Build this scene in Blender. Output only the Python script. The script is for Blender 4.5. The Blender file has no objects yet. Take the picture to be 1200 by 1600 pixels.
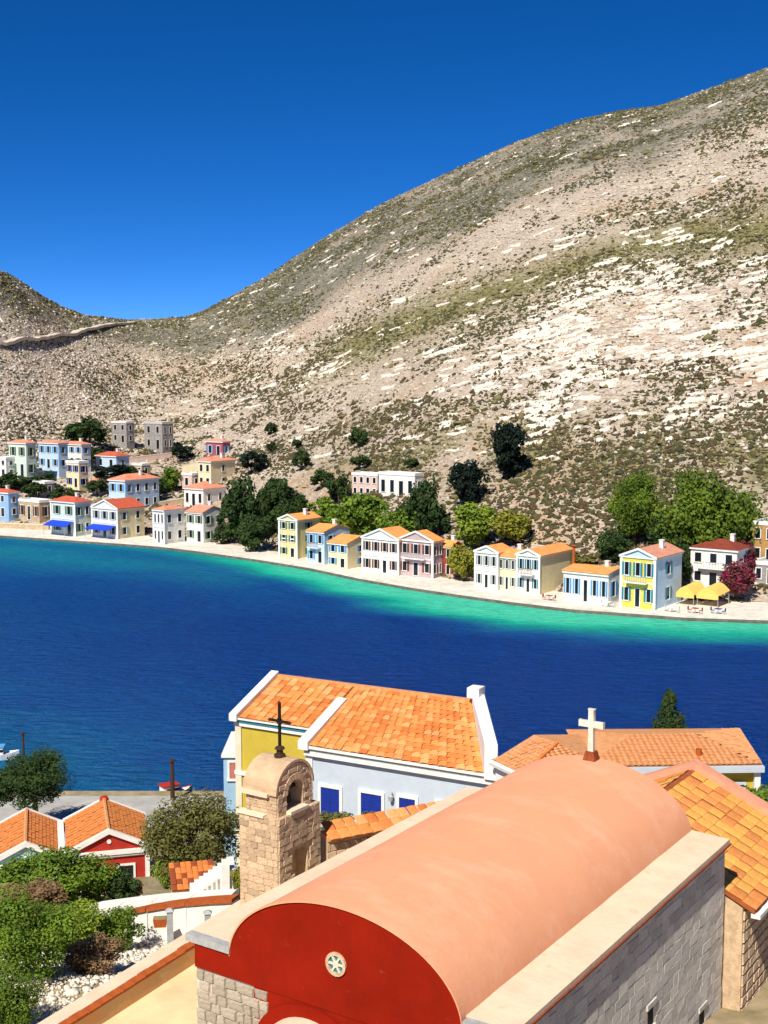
import bpy, bmesh, math, random
import numpy as np
from mathutils import Vector, Matrix
R = math.radians
random.seed(7)
scn = bpy.context.scene
C = scn.collection

# ------------------------------------------------------------------ camera, sky, sun, exposure
FPX, CAMH = 2000.0, 34.0
PITCH = math.atan(205 / 2000)
cd = bpy.data.cameras.new('camera'); cam = bpy.data.objects.new('camera', cd); C.objects.link(cam)
cam.location = (0, 0, CAMH); cam.rotation_euler = (math.pi / 2 - PITCH, 0, 0)
cd.sensor_fit = 'HORIZONTAL'; cd.sensor_width = 36; cd.lens = 36 * FPX / 1200
cd.clip_start = 0.5; cd.clip_end = 6000
scn.camera = cam
SUN_AZ, SUN_EL = math.atan2(-0.43, -0.90), R(47)
w = bpy.data.worlds.new('World'); scn.world = w; w.use_nodes = True
nt = w.node_tree; nt.nodes.clear()
sky = nt.nodes.new('ShaderNodeTexSky'); sky.sky_type = 'NISHITA'; sky.sun_disc = False
sky.sun_elevation = SUN_EL; sky.sun_rotation = SUN_AZ
sky.altitude = 1500; sky.air_density = 0.35; sky.dust_density = 0.0; sky.ozone_density = 6.0
hs = nt.nodes.new('ShaderNodeHueSaturation'); hs.inputs['Saturation'].default_value = 1.24; hs.inputs['Hue'].default_value = .505
hs.inputs['Value'].default_value = 1.0
bg = nt.nodes.new('ShaderNodeBackground'); bg.inputs['Strength'].default_value = 0.092
wo = nt.nodes.new('ShaderNodeOutputWorld')
nt.links.new(sky.outputs[0], hs.inputs['Color']); nt.links.new(hs.outputs[0], bg.inputs['Color'])
nt.links.new(bg.outputs[0], wo.inputs['Surface'])
sd = bpy.data.lights.new('sun', 'SUN'); sd.energy = 3.7; sd.angle = R(0.5); sd.color = (1.0, 0.93, 0.80)
so = bpy.data.objects.new('sun', sd); C.objects.link(so)
sdir = Vector((math.sin(SUN_AZ) * math.cos(SUN_EL), math.cos(SUN_AZ) * math.cos(SUN_EL), math.sin(SUN_EL)))
so.rotation_euler = (-sdir).to_track_quat('-Z', 'Y').to_euler(); so.location = (-40, 20, 90)
vs = scn.view_settings; vs.view_transform = 'Standard'; vs.look = 'None'; vs.exposure = 0.74; vs.gamma = 1
vs.use_curve_mapping = False
scn.cycles.max_bounces = 5

# ------------------------------------------------------------------ helpers
cp, sp = math.cos(PITCH), math.sin(PITCH)
def ray(px, py):
    u = (px - 600) / FPX; v = (800 - py) / FPX
    return Vector((u, cp + v * sp, -sp + v * cp))
def at(px, py, Y):                      # the point seen at a photo pixel, at a distance Y
    d = ray(px, py); t = Y / d.y
    return Vector((d.x * t, Y, CAMH + d.z * t))
def atz(px, py, z):                     # the point seen at a photo pixel, at height z
    d = ray(px, py); t = (z - CAMH) / d.z
    return Vector((d.x * t, d.y * t, z))
def tag(o, label=None, cat=None, group=None, kind=None):
    if label: o['label'] = label
    if cat: o['category'] = cat
    if group: o['group'] = group
    if kind: o['kind'] = kind
    return o
def empty(name, loc, rz=0, label=None, cat=None, group=None):
    o = bpy.data.objects.new(name, None); C.objects.link(o); o.location = loc; o.rotation_euler = (0, 0, rz)
    o.empty_display_size = 0.3
    return tag(o, label, cat, group)
def link(name, data, parent=None, mat=None):
    o = bpy.data.objects.new(name, data); C.objects.link(o)
    if parent: o.parent = parent
    if mat is not None and not data.materials: data.materials.append(mat)
    return o
class MB:
    def __init__(s): s.v = []; s.f = []
    def add(s, vs, fs):
        n = len(s.v); s.v += [tuple(q) for q in vs]; s.f += [tuple(i + n for i in q) for q in fs]; return s
    def box(s, x0, x1, y0, y1, z0, z1):
        return s.add([(x0,y0,z0),(x1,y0,z0),(x1,y1,z0),(x0,y1,z0),(x0,y0,z1),(x1,y0,z1),(x1,y1,z1),(x0,y1,z1)],
                     [(3,2,1,0),(4,5,6,7),(0,1,5,4),(1,2,6,5),(2,3,7,6),(3,0,4,7)])
    def prism(s, poly, d):              # polygon (3d points, ccw seen from outside) extruded by -d
        n = len(poly); d = Vector(d); a = [Vector(q) for q in poly]; b = [q + d for q in a]
        return s.add(a + b, [tuple(range(n)), tuple(range(2*n-1, n-1, -1))] + [(i, n+i, n+(i+1)%n, (i+1)%n) for i in range(n)])
    def hexa(s, p):                     # eight corners, box order
        return s.add(p, [(3,2,1,0),(4,5,6,7),(0,1,5,4),(1,2,6,5),(2,3,7,6),(3,0,4,7)])
    def slab(s, q, th):                 # quad thickened downwards
        q = [Vector(a) for a in q]; lo = [a - Vector((0,0,th)) for a in q]
        return s.hexa(lo + q)
    def tube(s, pts, rad, n=8):
        pts = [Vector(q) for q in pts]; rings = []
        for i, q in enumerate(pts):
            d = (pts[min(i+1, len(pts)-1)] - pts[max(i-1, 0)]).normalized()
            a = d.orthogonal().normalized() if abs(d.z) < .99 else Vector((1,0,0)); b = d.cross(a).normalized(); a = b.cross(d)
            r = rad[i] if hasattr(rad, '__len__') else rad
            rings.append([q + a*math.cos(2*math.pi*k/n)*r + b*math.sin(2*math.pi*k/n)*r for k in range(n)])
        vs = [q for rg in rings for q in rg]; fs = []
        for i in range(len(pts)-1):
            for k in range(n): fs.append((i*n+k, i*n+(k+1)%n, (i+1)*n+(k+1)%n, (i+1)*n+k))
        fs.append(tuple(range(n-1, -1, -1))); fs.append(tuple((len(pts)-1)*n+k for k in range(n)))
        return s.add(vs, fs)
    def lathe(s, prof, n=12, c=(0,0,0)):
        vs = []; fs = []
        for r, z in prof:
            for k in range(n): vs.append((c[0]+r*math.cos(2*math.pi*k/n), c[1]+r*math.sin(2*math.pi*k/n), c[2]+z))
        for i in range(len(prof)-1):
            for k in range(n): fs.append((i*n+k, i*n+(k+1)%n, (i+1)*n+(k+1)%n, (i+1)*n+k))
        return s.add(vs, fs)
    def mesh(s, name, mat, smooth=False):
        me = bpy.data.meshes.new(name); me.from_pydata(s.v, [], s.f); me.materials.append(mat)
        bm = bmesh.new(); bm.from_mesh(me); bmesh.ops.recalc_face_normals(bm, faces=bm.faces); bm.to_mesh(me); bm.free()
        if smooth: me.polygons.foreach_set('use_smooth', [True]*len(me.polygons))
        return me
    def build(s, name, mat, parent=None, smooth=False):
        return link(name, s.mesh(name, mat, smooth), parent)
def np_mesh(name, V, F, mat, smooth=False):     # V (n,3), F (m,k) arrays
    me = bpy.data.meshes.new(name); V = np.asarray(V, np.float32); F = np.asarray(F, np.int32); k = F.shape[1]
    me.vertices.add(len(V)); me.vertices.foreach_set('co', V.ravel())
    me.loops.add(F.size); me.loops.foreach_set('vertex_index', F.ravel())
    me.polygons.add(len(F)); me.polygons.foreach_set('loop_start', np.arange(0, F.size, k, dtype=np.int32))
    if smooth: me.polygons.foreach_set('use_smooth', np.ones(len(F), bool))
    me.update(calc_edges=True); me.materials.append(mat)
    return me

# value noise (numpy)
def _h(ix, iy, s):
    n = (ix.astype(np.int64)*374761393 + iy.astype(np.int64)*668265263 + s*982451653) & 0x7fffffff
    n = ((n ^ (n >> 13)) * 1274126177) & 0x7fffffff
    return ((n ^ (n >> 16)) & 0xffff) / 65535.0
def vnoise(x, y, s=0):
    x = np.asarray(x, float); y = np.asarray(y, float)
    ix = np.floor(x); iy = np.floor(y); fx = x-ix; fy = y-iy; fx = fx*fx*(3-2*fx); fy = fy*fy*(3-2*fy)
    a = _h(ix,iy,s); b = _h(ix+1,iy,s); c = _h(ix,iy+1,s); d = _h(ix+1,iy+1,s)
    return (a*(1-fx)+b*fx)*(1-fy) + (c*(1-fx)+d*fx)*fy - .5
def fbm(x, y, s=0, o=4):
    t = 0; a = 1
    for i in range(o): t = t + a*vnoise(x*2**i, y*2**i, s+i); a *= .5
    return t

# ------------------------------------------------------------------ materials
def srgb(r, g, b):
    f = lambda c: (c/255/12.92) if c/255 <= .04045 else ((c/255+.055)/1.055)**2.4
    return (f(r), f(g), f(b))
MATS = {}
def mat(name, col, var=.25, scale=3.0, rough=.85, bump=.0, bscale=None, col2=None, spec=.25, stretch=(1,1,1), rnd=0.0, metal=0, detail=5, sharp=None):
    if name in MATS: return MATS[name]
    m = bpy.data.materials.new(name); m.use_nodes = True; n = m.node_tree.nodes; L = m.node_tree.links
    b = n['Principled BSDF']; b.inputs['Roughness'].default_value = rough; b.inputs['Specular IOR Level'].default_value = spec
    b.inputs['Metallic'].default_value = metal
    tc = n.new('ShaderNodeTexCoord'); mp = n.new('ShaderNodeMapping'); mp.inputs['Scale'].default_value = stretch
    L.new(tc.outputs['Object'], mp.inputs['Vector'])
    ns = n.new('ShaderNodeTexNoise'); ns.inputs['Scale'].default_value = scale; ns.inputs['Detail'].default_value = detail
    ns.inputs['Roughness'].default_value = .65
    L.new(mp.outputs[0], ns.inputs['Vector'])
    rp = n.new('ShaderNodeValToRGB')
    lo, hi = (.3, .7) if sharp is None else sharp
    rp.color_ramp.elements[0].position = lo; rp.color_ramp.elements[1].position = hi
    c2 = col2 or tuple(c*(1-var) for c in col); c1 = col if col2 else tuple(min(1, c*(1+var*.35)) for c in col)
    rp.color_ramp.elements[0].color = (*c2, 1); rp.color_ramp.elements[1].color = (*c1, 1)
    L.new(ns.outputs['Fac'], rp.inputs['Fac'])
    out = rp.outputs[0]
    if rnd:
        oi = n.new('ShaderNodeObjectInfo'); mr = n.new('ShaderNodeMapRange')
        mr.inputs['To Min'].default_value = 1-rnd; mr.inputs['To Max'].default_value = 1+rnd*.6
        L.new(oi.outputs['Random'], mr.inputs['Value'])
        hv = n.new('ShaderNodeHueSaturation'); L.new(mr.outputs[0], hv.inputs['Value']); L.new(out, hv.inputs['Color']); out = hv.outputs[0]
    L.new(out, b.inputs['Base Color'])
    if bump:
        n2 = n.new('ShaderNodeTexNoise'); n2.inputs['Scale'].default_value = bscale or scale*6; n2.inputs['Detail'].default_value = 4
        L.new(tc.outputs['Object'], n2.inputs['Vector'])
        bp = n.new('ShaderNodeBump'); bp.inputs['Strength'].default_value = bump; bp.inputs['Distance'].default_value = .05
        L.new(n2.outputs['Fac'], bp.inputs['Height']); L.new(bp.outputs[0], b.inputs['Normal'])
    MATS[name] = m; return m
def leafmat(name, c1, c2, scale=2.0):
    if name in MATS: return MATS[name]
    m = mat(name, c1, col2=c2, scale=scale, rough=.75, spec=.15, rnd=.12)
    n = m.node_tree.nodes; L = m.node_tree.links; b = n['Principled BSDF']
    src = b.inputs['Base Color'].links[0].from_socket
    tr = n.new('ShaderNodeBsdfTranslucent'); L.new(src, tr.inputs['Color'])
    mx = n.new('ShaderNodeMixShader'); mx.inputs[0].default_value = .25
    L.new(b.outputs[0], mx.inputs[1]); L.new(tr.outputs[0], mx.inputs[2]); L.new(mx.outputs[0], n['Material Output'].inputs['Surface'])
    return m
M_white = mat('white_paint', (.80,.79,.76), .14, 1.5, bump=.15)
M_trim = mat('white_trim', (.82,.81,.78), .10, 2)
M_cream = mat('cream_plaster', (.74,.66,.50), .16, 1.2, bump=.15)
M_ledge = mat('sunlit_pale_plaster', (.80,.62,.45), .16, 1.1, bump=.2, rough=.9)  # paler than the vault: sunlight on the upward ledges put into the colour
M_vault = mat('salmon_plaster', (.82,.385,.215), .16, .55, col2=(.74,.335,.185), bump=.12, bscale=9, rough=.9, sharp=(.25,.8))
def weather(m, col, scale, lo, hi, st=(1,1,1)):
    n = m.node_tree.nodes; L = m.node_tree.links; b = n['Principled BSDF']; src = b.inputs['Base Color'].links[0].from_socket
    tc = n.new('ShaderNodeTexCoord'); mp = n.new('ShaderNodeMapping'); mp.inputs['Scale'].default_value = st; L.new(tc.outputs['Object'], mp.inputs[0])
    t = n.new('ShaderNodeTexNoise'); t.inputs['Scale'].default_value = scale; t.inputs['Detail'].default_value = 8; t.inputs['Roughness'].default_value = .7; L.new(mp.outputs[0], t.inputs['Vector'])
    r = n.new('ShaderNodeMapRange'); r.inputs['From Min'].default_value = lo; r.inputs['From Max'].default_value = hi; L.new(t.outputs['Fac'], r.inputs['Value'])
    x = n.new('ShaderNodeMix'); x.data_type = 'RGBA'; L.new(r.outputs[0], x.inputs['Factor']); L.new(src, x.inputs[6]); x.inputs[7].default_value = (*col, 1); L.new(x.outputs[2], b.inputs['Base Color'])
weather(M_vault, (.83,.46,.30), .9, .50, .80, (.5,1,1)); weather(M_vault, (.68,.30,.16), 2.2, .58, .84, (2.2,.6,1)); weather(M_vault, (.62,.30,.18), 14, .66, .78); weather(M_ledge, (.60,.42,.28), 2.5, .58, .8)
M_red = mat('red_plaster', (.27,.013,.004), .22, .9, bump=.12, rough=.9, spec=.05)
weather(M_red, (.20,.012,.005), 1.6, .55, .75, (1.5,1,.6)); weather(M_red, (.36,.05,.025), 3, .62, .78)
M_hred = mat('bright_red_paint', (.42,.03,.02), .2, 2)
M_mortar = mat('lime_mortar', (.70,.65,.57), .3, 3, bump=.3)
M_stone = mat('grey_stone', (.76,.71,.64), .30, 4, bump=.5, rnd=.22)
M_fstone = mat('front_stone', (.52,.45,.36), .35, 4, bump=.5, rnd=.22)
M_bstone = mat('warm_stone', (.72,.52,.34), .38, 4, bump=.5, rnd=.28)
M_bmort = mat('warm_mortar', (.62,.45,.29), .35, 5, bump=.4)
M_tile = mat('orange_tile', (.80,.30,.085), .3, 4, rnd=.16, rough=.8, bump=.2)
M_tile2 = mat('pale_orange_tile', (.84,.38,.14), .3, 4, rnd=.14, rough=.8, bump=.2)
M_tile3 = mat('deep_orange_tile', (.72,.22,.055), .3, 4, rnd=.16, rough=.8, bump=.2)
M_under = mat('tile_underlay', (.36,.10,.03), .3, 4)
M_tfield = mat('orange_tile_field', (.68,.27,.08), .5, 5, col2=(.50,.13,.03), rough=.85)
M_tbrown = mat('brown_tile', (.30,.07,.025), .4, 5)
M_tpeach = mat('peach_tile', (.70,.36,.17), .3, 4, col2=(.55,.22,.08), rough=.85)
M_ridge = mat('pink_ridge_plaster', (.74,.33,.21), .2, 3)
M_rust = mat('rust_paint', (.45,.10,.02), .3, 5)
M_black = mat('black_iron', (.015,.013,.012), .3, 8, rough=.5)
M_dark = mat('dark_glass', (.012,.016,.025), .3, 3, rough=.15, spec=.5)
M_hole = mat('dark_interior', (.02,.018,.016), .3, 3)
M_bronze = mat('old_bronze', (.06,.05,.03), .4, 8, rough=.5, metal=.6)
M_wood = mat('dark_wood', (.06,.03,.018), .4, 6)
M_ochre = mat('ochre_yellow_plaster', (.55,.42,.055), .14, 1.0, bump=.1)
M_pblue = mat('pale_blue_plaster', (.50,.57,.66), .10, 1.2, bump=.1)
M_lblue = mat('light_blue_plaster', (.33,.52,.72), .15, 1.2)
M_blue = mat('blue_shutter_paint', (.012,.035,.30), .25, 5, rough=.5)
M_teal = mat('teal_paint', (.03,.22,.30), .2, 5)
M_zinc = mat('grey_zinc', (.42,.43,.43), .25, 5, rough=.5)
M_quay = mat('pale_paving', (.78,.73,.64), .3, .6, bump=.2)
M_qedge = mat('quay_stone', (.17,.155,.13), .5, .8, bump=.4)
M_path = mat('white_wash', (.84,.81,.74), .18, 1.2, bump=.2)
M_court = mat('courtyard_cream', (.76,.62,.36), .2, .8, bump=.2)
M_bark = mat('bark', (.10,.07,.045), .4, 6, bump=.4)
L_dark = leafmat('dark_leaves', (.07,.12,.03), (.022,.05,.018))
L_vdark = leafmat('blackish_leaves', (.018,.036,.022), (.008,.018,.014))
L_mid = leafmat('green_leaves', (.22,.33,.035), (.075,.145,.02))
L_lite = leafmat('bright_leaves', (.36,.46,.05), (.14,.23,.025))
L_pine = leafmat('pine_leaves', (.20,.29,.03), (.05,.095,.015))
L_olive = leafmat('olive_leaves', (.26,.25,.07), (.10,.105,.03))
L_yel = leafmat('yellow_green_leaves', (.38,.36,.05), (.17,.19,.025))
L_dry = leafmat('dry_leaves', (.42,.28,.15), (.22,.13,.06))
L_pink = leafmat('bougainvillea_leaves', (.34,.02,.10), (.05,.06,.02))

# ------------------------------------------------------------------ terrain of the far hills
SHORE = [(-900,832),(-300,834),(0,840),(100,847),(200,854),(250,858),(300,864),(400,878),(480,891),(560,908),(640,922),(720,934),(800,945),(900,957),(1000,964),(1080,970),(1200,974),(1500,985),(2100,1005)]
SKYL = [(-900,420),(-300,400),(-100,405),(0,420),(30,432),(70,460),(105,480),(140,493),(200,500),(250,499),(290,496),(320,486),(350,471),(420,431),(500,376),(600,316),(700,268),(800,222),(900,186),(960,173),(1020,165),(1100,136),(1200,100),(1500,10),(2100,-90)]
RIDGE = [(-900,420),(-100,440),(0,450),(140,520),(220,590),(300,620),(500,640),(700,600),(900,560),(1200,520),(2100,500)]
POW = [(-900,1.35),(0,1.35),(300,1.30),(600,1.12),(1200,1.04),(2100,1.04)]
_pp = lambda L: (np.array([a for a, b in L], float), np.array([b for a, b in L], float))
def _shoreD(px):
    y = np.interp(px, *_pp(SHORE)); v = (800-y)/FPX; dy = cp+v*sp; dz = -sp+v*cp
    return (0-CAMH)/dz*dy
def hill_z(x, y, detail=True):
    x = np.asarray(x, float); y = np.asarray(y, float)
    px = 600 + FPX*x/np.maximum(y, 1)*1.0
    D0 = _shoreD(px); Dr = np.interp(px, *_pp(RIDGE))
    ys = np.interp(px, *_pp(SKYL)); v = (800-ys)/FPX; e = (-sp+v*cp)/(cp+v*sp)
    hr = CAMH + e*Dr; p = np.interp(px, *_pp(POW))
    s0 = 13.0
    t = (y - D0 - s0)/(Dr - D0 - s0); tc = np.clip(t, 0, 1)
    s = tc**p*(1.14-.14*tc**3)
    z = .6 + (hr-.6)*s
    over = np.clip(t-1, 0, 3); z = z - hr*(.9*over**1.5)
    amp = np.clip(tc*6, 0, 1)*np.clip((1-tc)*7, .12, 1)
    gul = fbm(px/170, y/140, 3, 3)
    z = z + amp*(gul*5.0*np.clip(tc*2, 0, 1))
    if detail:
        q = (z + .035*x)/3.1 + fbm(x/26, y/26, 11, 3)*1.6
        st = q - np.floor(q); stp = np.where(st < .72, st*.45/.72, .45+(st-.72)/.28*.55) - st
        rk = np.clip(fbm(x/45, y/45, 21, 2)+.45, 0, 1)
        z = z + amp*stp*1.9*rk*np.clip(tc*3, 0, 1) + amp*fbm(x/5, y/5, 31, 3)*.55
    return z
def on_hill(px, py):                     # first point of the far slope seen at a photo pixel
    d = ray(px, py); Y = np.arange(130, 700, .25); t = Y/d.y; X = d.x*t; Z = CAMH + d.z*t
    h = np.maximum(hill_z(X, Y, False), .6); ok = (Z <= h) & (Y > _shoreD(600+FPX*X/Y)+.5)
    i = int(np.argmax(ok)) if ok.any() else len(Y)-1
    return Vector((X[i], Y[i], float(h[i])))

def hill_material():
    m = bpy.data.materials.new('limestone_hillside'); m.use_nodes = True; n = m.node_tree.nodes; L = m.node_tree.links
    b = n['Principled BSDF']; b.inputs['Roughness'].default_value = .95; b.inputs['Specular IOR Level'].default_value = .1
    g = n.new('ShaderNodeNewGeometry')
    def noise(scale, st=(1,1,1), det=6, rough=.65):
        mp = n.new('ShaderNodeMapping'); mp.inputs['Scale'].default_value = st; L.new(g.outputs['Position'], mp.inputs['Vector'])
        t = n.new('ShaderNodeTexNoise'); t.inputs['Scale'].default_value = scale; t.inputs['Detail'].default_value = det; t.inputs['Roughness'].default_value = rough
        L.new(mp.outputs[0], t.inputs['Vector']); return t.outputs['Fac']
    def ramp(f, a, b_, lo=0., hi=1.):
        r = n.new('ShaderNodeMapRange'); r.inputs['From Min'].default_value = a; r.inputs['From Max'].default_value = b_
        r.inputs['To Min'].default_value = lo; r.inputs['To Max'].default_value = hi; L.new(f, r.inputs['Value']); return r.outputs[0]
    def mix(f, c1, c2):
        x = n.new('ShaderNodeMix'); x.data_type = 'RGBA'
        if hasattr(f, 'links') or not isinstance(f, float): L.new(f, x.inputs['Factor'])
        else: x.inputs['Factor'].default_value = f
        for s, c in ((x.inputs[6], c1), (x.inputs[7], c2)):
            if isinstance(c, tuple): s.default_value = (*c, 1)
            else: L.new(c, s)
        return x.outputs[2]
    at_ = n.new('ShaderNodeAttribute'); at_.attribute_name = 'cover'      # x: olive scrub, y: pale rock, z: earth
    sx = n.new('ShaderNodeSeparateColor'); L.new(at_.outputs['Color'], sx.inputs[0])
    earth = mix(ramp(noise(.05), .35, .65), (.33,.26,.21), (.455,.375,.31))
    earth = mix(ramp(noise(.9, (1,1,2.2)), .46, .60), earth, (.60,.51,.41))
    earth = mix(ramp(noise(1.3, (1,1,1.5)), .56, .66), earth, (.13,.11,.06))
    ol = mix(ramp(noise(.8), .42, .60), (.125,.125,.05), (.275,.24,.10))
    def mul(a, c):
        x = n.new('ShaderNodeMath'); x.operation = 'MULTIPLY'; L.new(a, x.inputs[0]); L.new(c, x.inputs[1]); return x.outputs[0]
    rust = mix(ramp(noise(.6), .4, .6), (.40,.24,.13), (.48,.33,.21))
    earth = mix(mul(ramp(noise(.035, (1,1,2)), .50, .62), ramp(noise(.4), .4, .6)), earth, rust)
    c = mix(sx.outputs[0], earth, ol)
    pale = mix(ramp(noise(.7, (1,1,3)), .4, .62), (.50,.42,.33), (.74,.69,.60))
    c = mix(mul(sx.outputs[1], ramp(noise(.35, (1,1,3.5)), .45, .58)), c, pale)
    c = mix(mul(sx.outputs[2], ramp(noise(.5), .35, .6, .5, .9)), c, (.52,.36,.23))
    c = mix(at_.outputs['Alpha'], c, mix(ramp(noise(.5), .40, .62), (.125,.125,.10), (.225,.215,.175)))
    L.new(c, b.inputs['Base Color'])
    bp = n.new('ShaderNodeBump'); bp.inputs['Strength'].default_value = .9; bp.inputs['Distance'].default_value = .7
    L.new(noise(.9, (1,1,1.6)), bp.inputs['Height']); L.new(bp.outputs[0], b.inputs['Normal'])
    return m
M_hill = hill_material()
def cover(px, ysc, x, y):                # what grows or lies where on the slope
    ydn = ysc - np.interp(px, *_pp(SKYL))                       # how far below the ridge
    n1 = fbm(x/45, y/45, 5, 3); n2 = fbm(x/14, y/14, 6, 3)
    edge = np.interp(px, [0,150,300,500,700,900,1050,1200], [60,30,60,110,120,105,85,70])*(1+n1*.35)
    ridge = np.clip((edge-ydn)/26+.5, 0, 1)*np.clip(.85+n2*.8, 0, 1)
    band = ysc - np.interp(px, [300,500,700,900,1200], [640,570,480,412,345]) + n1*26
    ol = np.exp(-(band/36)**2)*np.clip((px-420)/120, 0, 1)*1.0 + np.clip(n1*2.4-.25, 0, .8)*np.clip((px-380)/200, .25, 1)*np.clip((ysc-520)/120, .15, 1)
    ol = ol + np.exp(-((ysc-715)/70)**2)*np.clip((px-430)/160, 0, 1)*np.clip(.45+n2*1.6, 0, .8)
    c1 = np.exp(-((px-930)/150)**2-((ysc-(520-(px-930)*.36))/85)**2)*1.3 + np.exp(-((px-1120)/140)**2-((ysc-560)/120)**2)*.7
    c2 = np.exp(-((px-400)/130)**2-((ysc-575)/45)**2)*.9 + np.exp(-((px-150)/220)**2-((ysc-610)/70)**2)*.75
    rock = np.clip(c1 + c2 + .34 + n1*.5 + n2*.5, 0, 1)
    ea = np.exp(-((px-280)/170)**2-((ysc-585)/28)**2)*.8 + np.exp(-((px-850)/70)**2-((ysc-840)/45)**2) + np.exp(-((px-235)/34)**2-((ysc-712)/12)**2)
    return np.clip(ol, 0, 1), rock*np.clip(1-ol*.75, 0, 1)*(1-.7*ridge), np.clip(ea, 0, 1), np.clip(ridge, 0, 1)
def screen(x, y, z):
    dz = z-CAMH; dep = y*cp - dz*sp; up = y*sp + dz*cp
    return 600+FPX*x/dep, 800-FPX*up/dep
def build_hills():
    nu, nv = 620, 520
    pxs = np.concatenate([np.linspace(-900,-60,50), np.linspace(-50,1250,nu-90), np.linspace(1265,2100,40)])
    tt = np.concatenate([np.linspace(-.06,1.02,nv-40), 1.02+np.linspace(.02,1.1,40)])
    PX, T = np.meshgrid(pxs, tt); D0 = _shoreD(PX)+13; Dr = np.interp(PX, *_pp(RIDGE))
    Y = np.maximum(D0 + T*(Dr-D0), _shoreD(PX)+2.5); X = (PX-600)/FPX*Y
    Z = hill_z(X, Y); Z = np.where(T <= 0, .6, Z)
    V = np.stack([X, Y, Z], -1).reshape(-1, 3)
    i = np.arange(len(tt)-1)[:, None]*len(pxs) + np.arange(len(pxs)-1)[None]
    F = np.stack([i, i+1, i+1+len(pxs), i+len(pxs)], -1).reshape(-1, 4)
    me = np_mesh('hillside', V, F, M_hill)
    sxp, syp = screen(X, Y, Z); a, b_, c_, d_ = cover(sxp, syp, X, Y)
    ca = me.color_attributes.new('cover', 'FLOAT_COLOR', 'POINT')
    ca.data.foreach_set('color', np.stack([a, b_, c_, d_], -1).astype(np.float32).ravel())
    o = link('hills', me); tag(o, 'barren limestone hills rising behind the far waterfront', 'hill', kind='structure')
build_hills()

# scattered rocks, ledges and scrub (nobody could count them)
rng = np.random.default_rng(5)
OCT_V = np.array([(1,0,0),(0,1,0),(-1,0,0),(0,-1,0),(0,0,1),(0,0,-.6)], float)
OCT_F = np.array([(0,1,4),(1,2,4),(2,3,4),(3,0,4),(1,0,5),(2,1,5),(3,2,5),(0,3,5)])
def ico():
    bm = bmesh.new(); bmesh.ops.create_icosphere(bm, subdivisions=1, radius=1)
    v = np.array([q.co[:] for q in bm.verts]); f_ = np.array([[q.index for q in p.verts] for p in bm.faces]); bm.free(); return v, f_
ICO_V, ICO_F = ico()
def hill_points(n, wfun, t0=.0, t1=1.0):
    px = rng.uniform(-60, 1260, n*4); t = rng.uniform(t0, t1, n*4)**.8
    D0 = _shoreD(px)+13; Dr = np.interp(px, *_pp(RIDGE)); y = D0+t*(Dr-D0); x = (px-600)/FPX*y; z = hill_z(x, y)
    sx, sy = screen(x, y, z); k = rng.random(n*4) < wfun(sx, sy, x, y)
    k = np.nonzero(k)[0][:n]; return x[k], y[k], z[k], sx[k], sy[k]
def scatter(name, pts, size, bv, bf, m, label, cat, sq=(1,1,.7), jit=.35, ang=None):
    x, y, z = pts[:3]; n = len(x); nv = len(bv)
    s = size(n); base = np.broadcast_to(bv, (n, nv, 3))*(1+rng.uniform(-jit, jit, (n, nv, 3)))
    sc = np.stack([s*sq[0]*rng.uniform(.7,1.4,n), s*sq[1]*rng.uniform(.7,1.3,n), s*sq[2]*rng.uniform(.6,1.4,n)], -1)
    P = base*sc[:, None]
    a = rng.uniform(0, 6.28, n) if ang is None else ang+rng.normal(0, .25, n)
    c_, s_ = np.cos(a)[:, None], np.sin(a)[:, None]
    Q = np.stack([P[..., 0]*c_-P[..., 1]*s_, P[..., 0]*s_+P[..., 1]*c_, P[..., 2]], -1) + np.stack([x, y, z], -1)[:, None]
    F = (bf[None]+np.arange(n)[:, None, None]*nv).reshape(-1, bf.shape[1])
    return tag(link(name, np_mesh(name, Q.reshape(-1, 3), F, m)), label, cat, kind='stuff')
M_scrub = mat('hill_scrub', (.12,.105,.04), .5, .9, col2=(.025,.035,.016))
M_scrub2 = mat('olive_hill_scrub', (.24,.20,.085), .4, .25, col2=(.12,.11,.045))
M_scrub3 = mat('green_hill_scrub', (.13,.06,.03), .5, .5, col2=(.02,.05,.025))
M_rock = mat('pale_limestone', (.74,.67,.57), .3, .9, col2=(.38,.30,.23), bump=.3, bscale=3)
M_wrock = mat('white_limestone', (.86,.82,.74), .3, 1.6, col2=(.46,.38,.29), bump=.4, bscale=2)
def w_scrub(px, sy, x, y):
    low = np.exp(-((sy-690)/95)**2)*np.clip((px-330)/120, .3, 1)
    return np.clip(.21 + fbm(x/16, y/16, 41, 3)*1.6 + low*.55, .02, 1)*np.interp(px, [0,150,350], [.35,.4,1])
scatter('hillside_scrub', hill_points(40000, w_scrub), lambda n: .15+np.minimum(.42, rng.exponential(.16, n)), ICO_V, ICO_F, M_scrub, 'dark low scrub dotted all over the far hillside', 'scrub', (1.1,1.1,.9), .65)
def w_scr3(px, sy, x, y): return np.clip(w_scrub(px, sy, x, y)*(sy > 560), 0, 1)
scatter('low_scrub', hill_points(24000, w_scr3, 0, .6), lambda n: .14+np.minimum(.42, rng.exponential(.15, n)), OCT_V, OCT_F, M_scrub3, 'dark green and brown scrub thick on the lower hillside', 'scrub', (1.1,1.1,1.0), .75)
def w_sc2(px, sy, x, y): c_ = cover(px, sy, x, y); return np.clip(np.maximum(c_[0], c_[3]*.8)*.9+.06, 0, 1)
scatter('olive_scrub', hill_points(22000, w_sc2), lambda n: .20+rng.exponential(.17, n), OCT_V, OCT_F, M_scrub2, 'olive brown dry scrub in bands across the hillside', 'scrub', (1.2,1.2,.7), .45)
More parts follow.
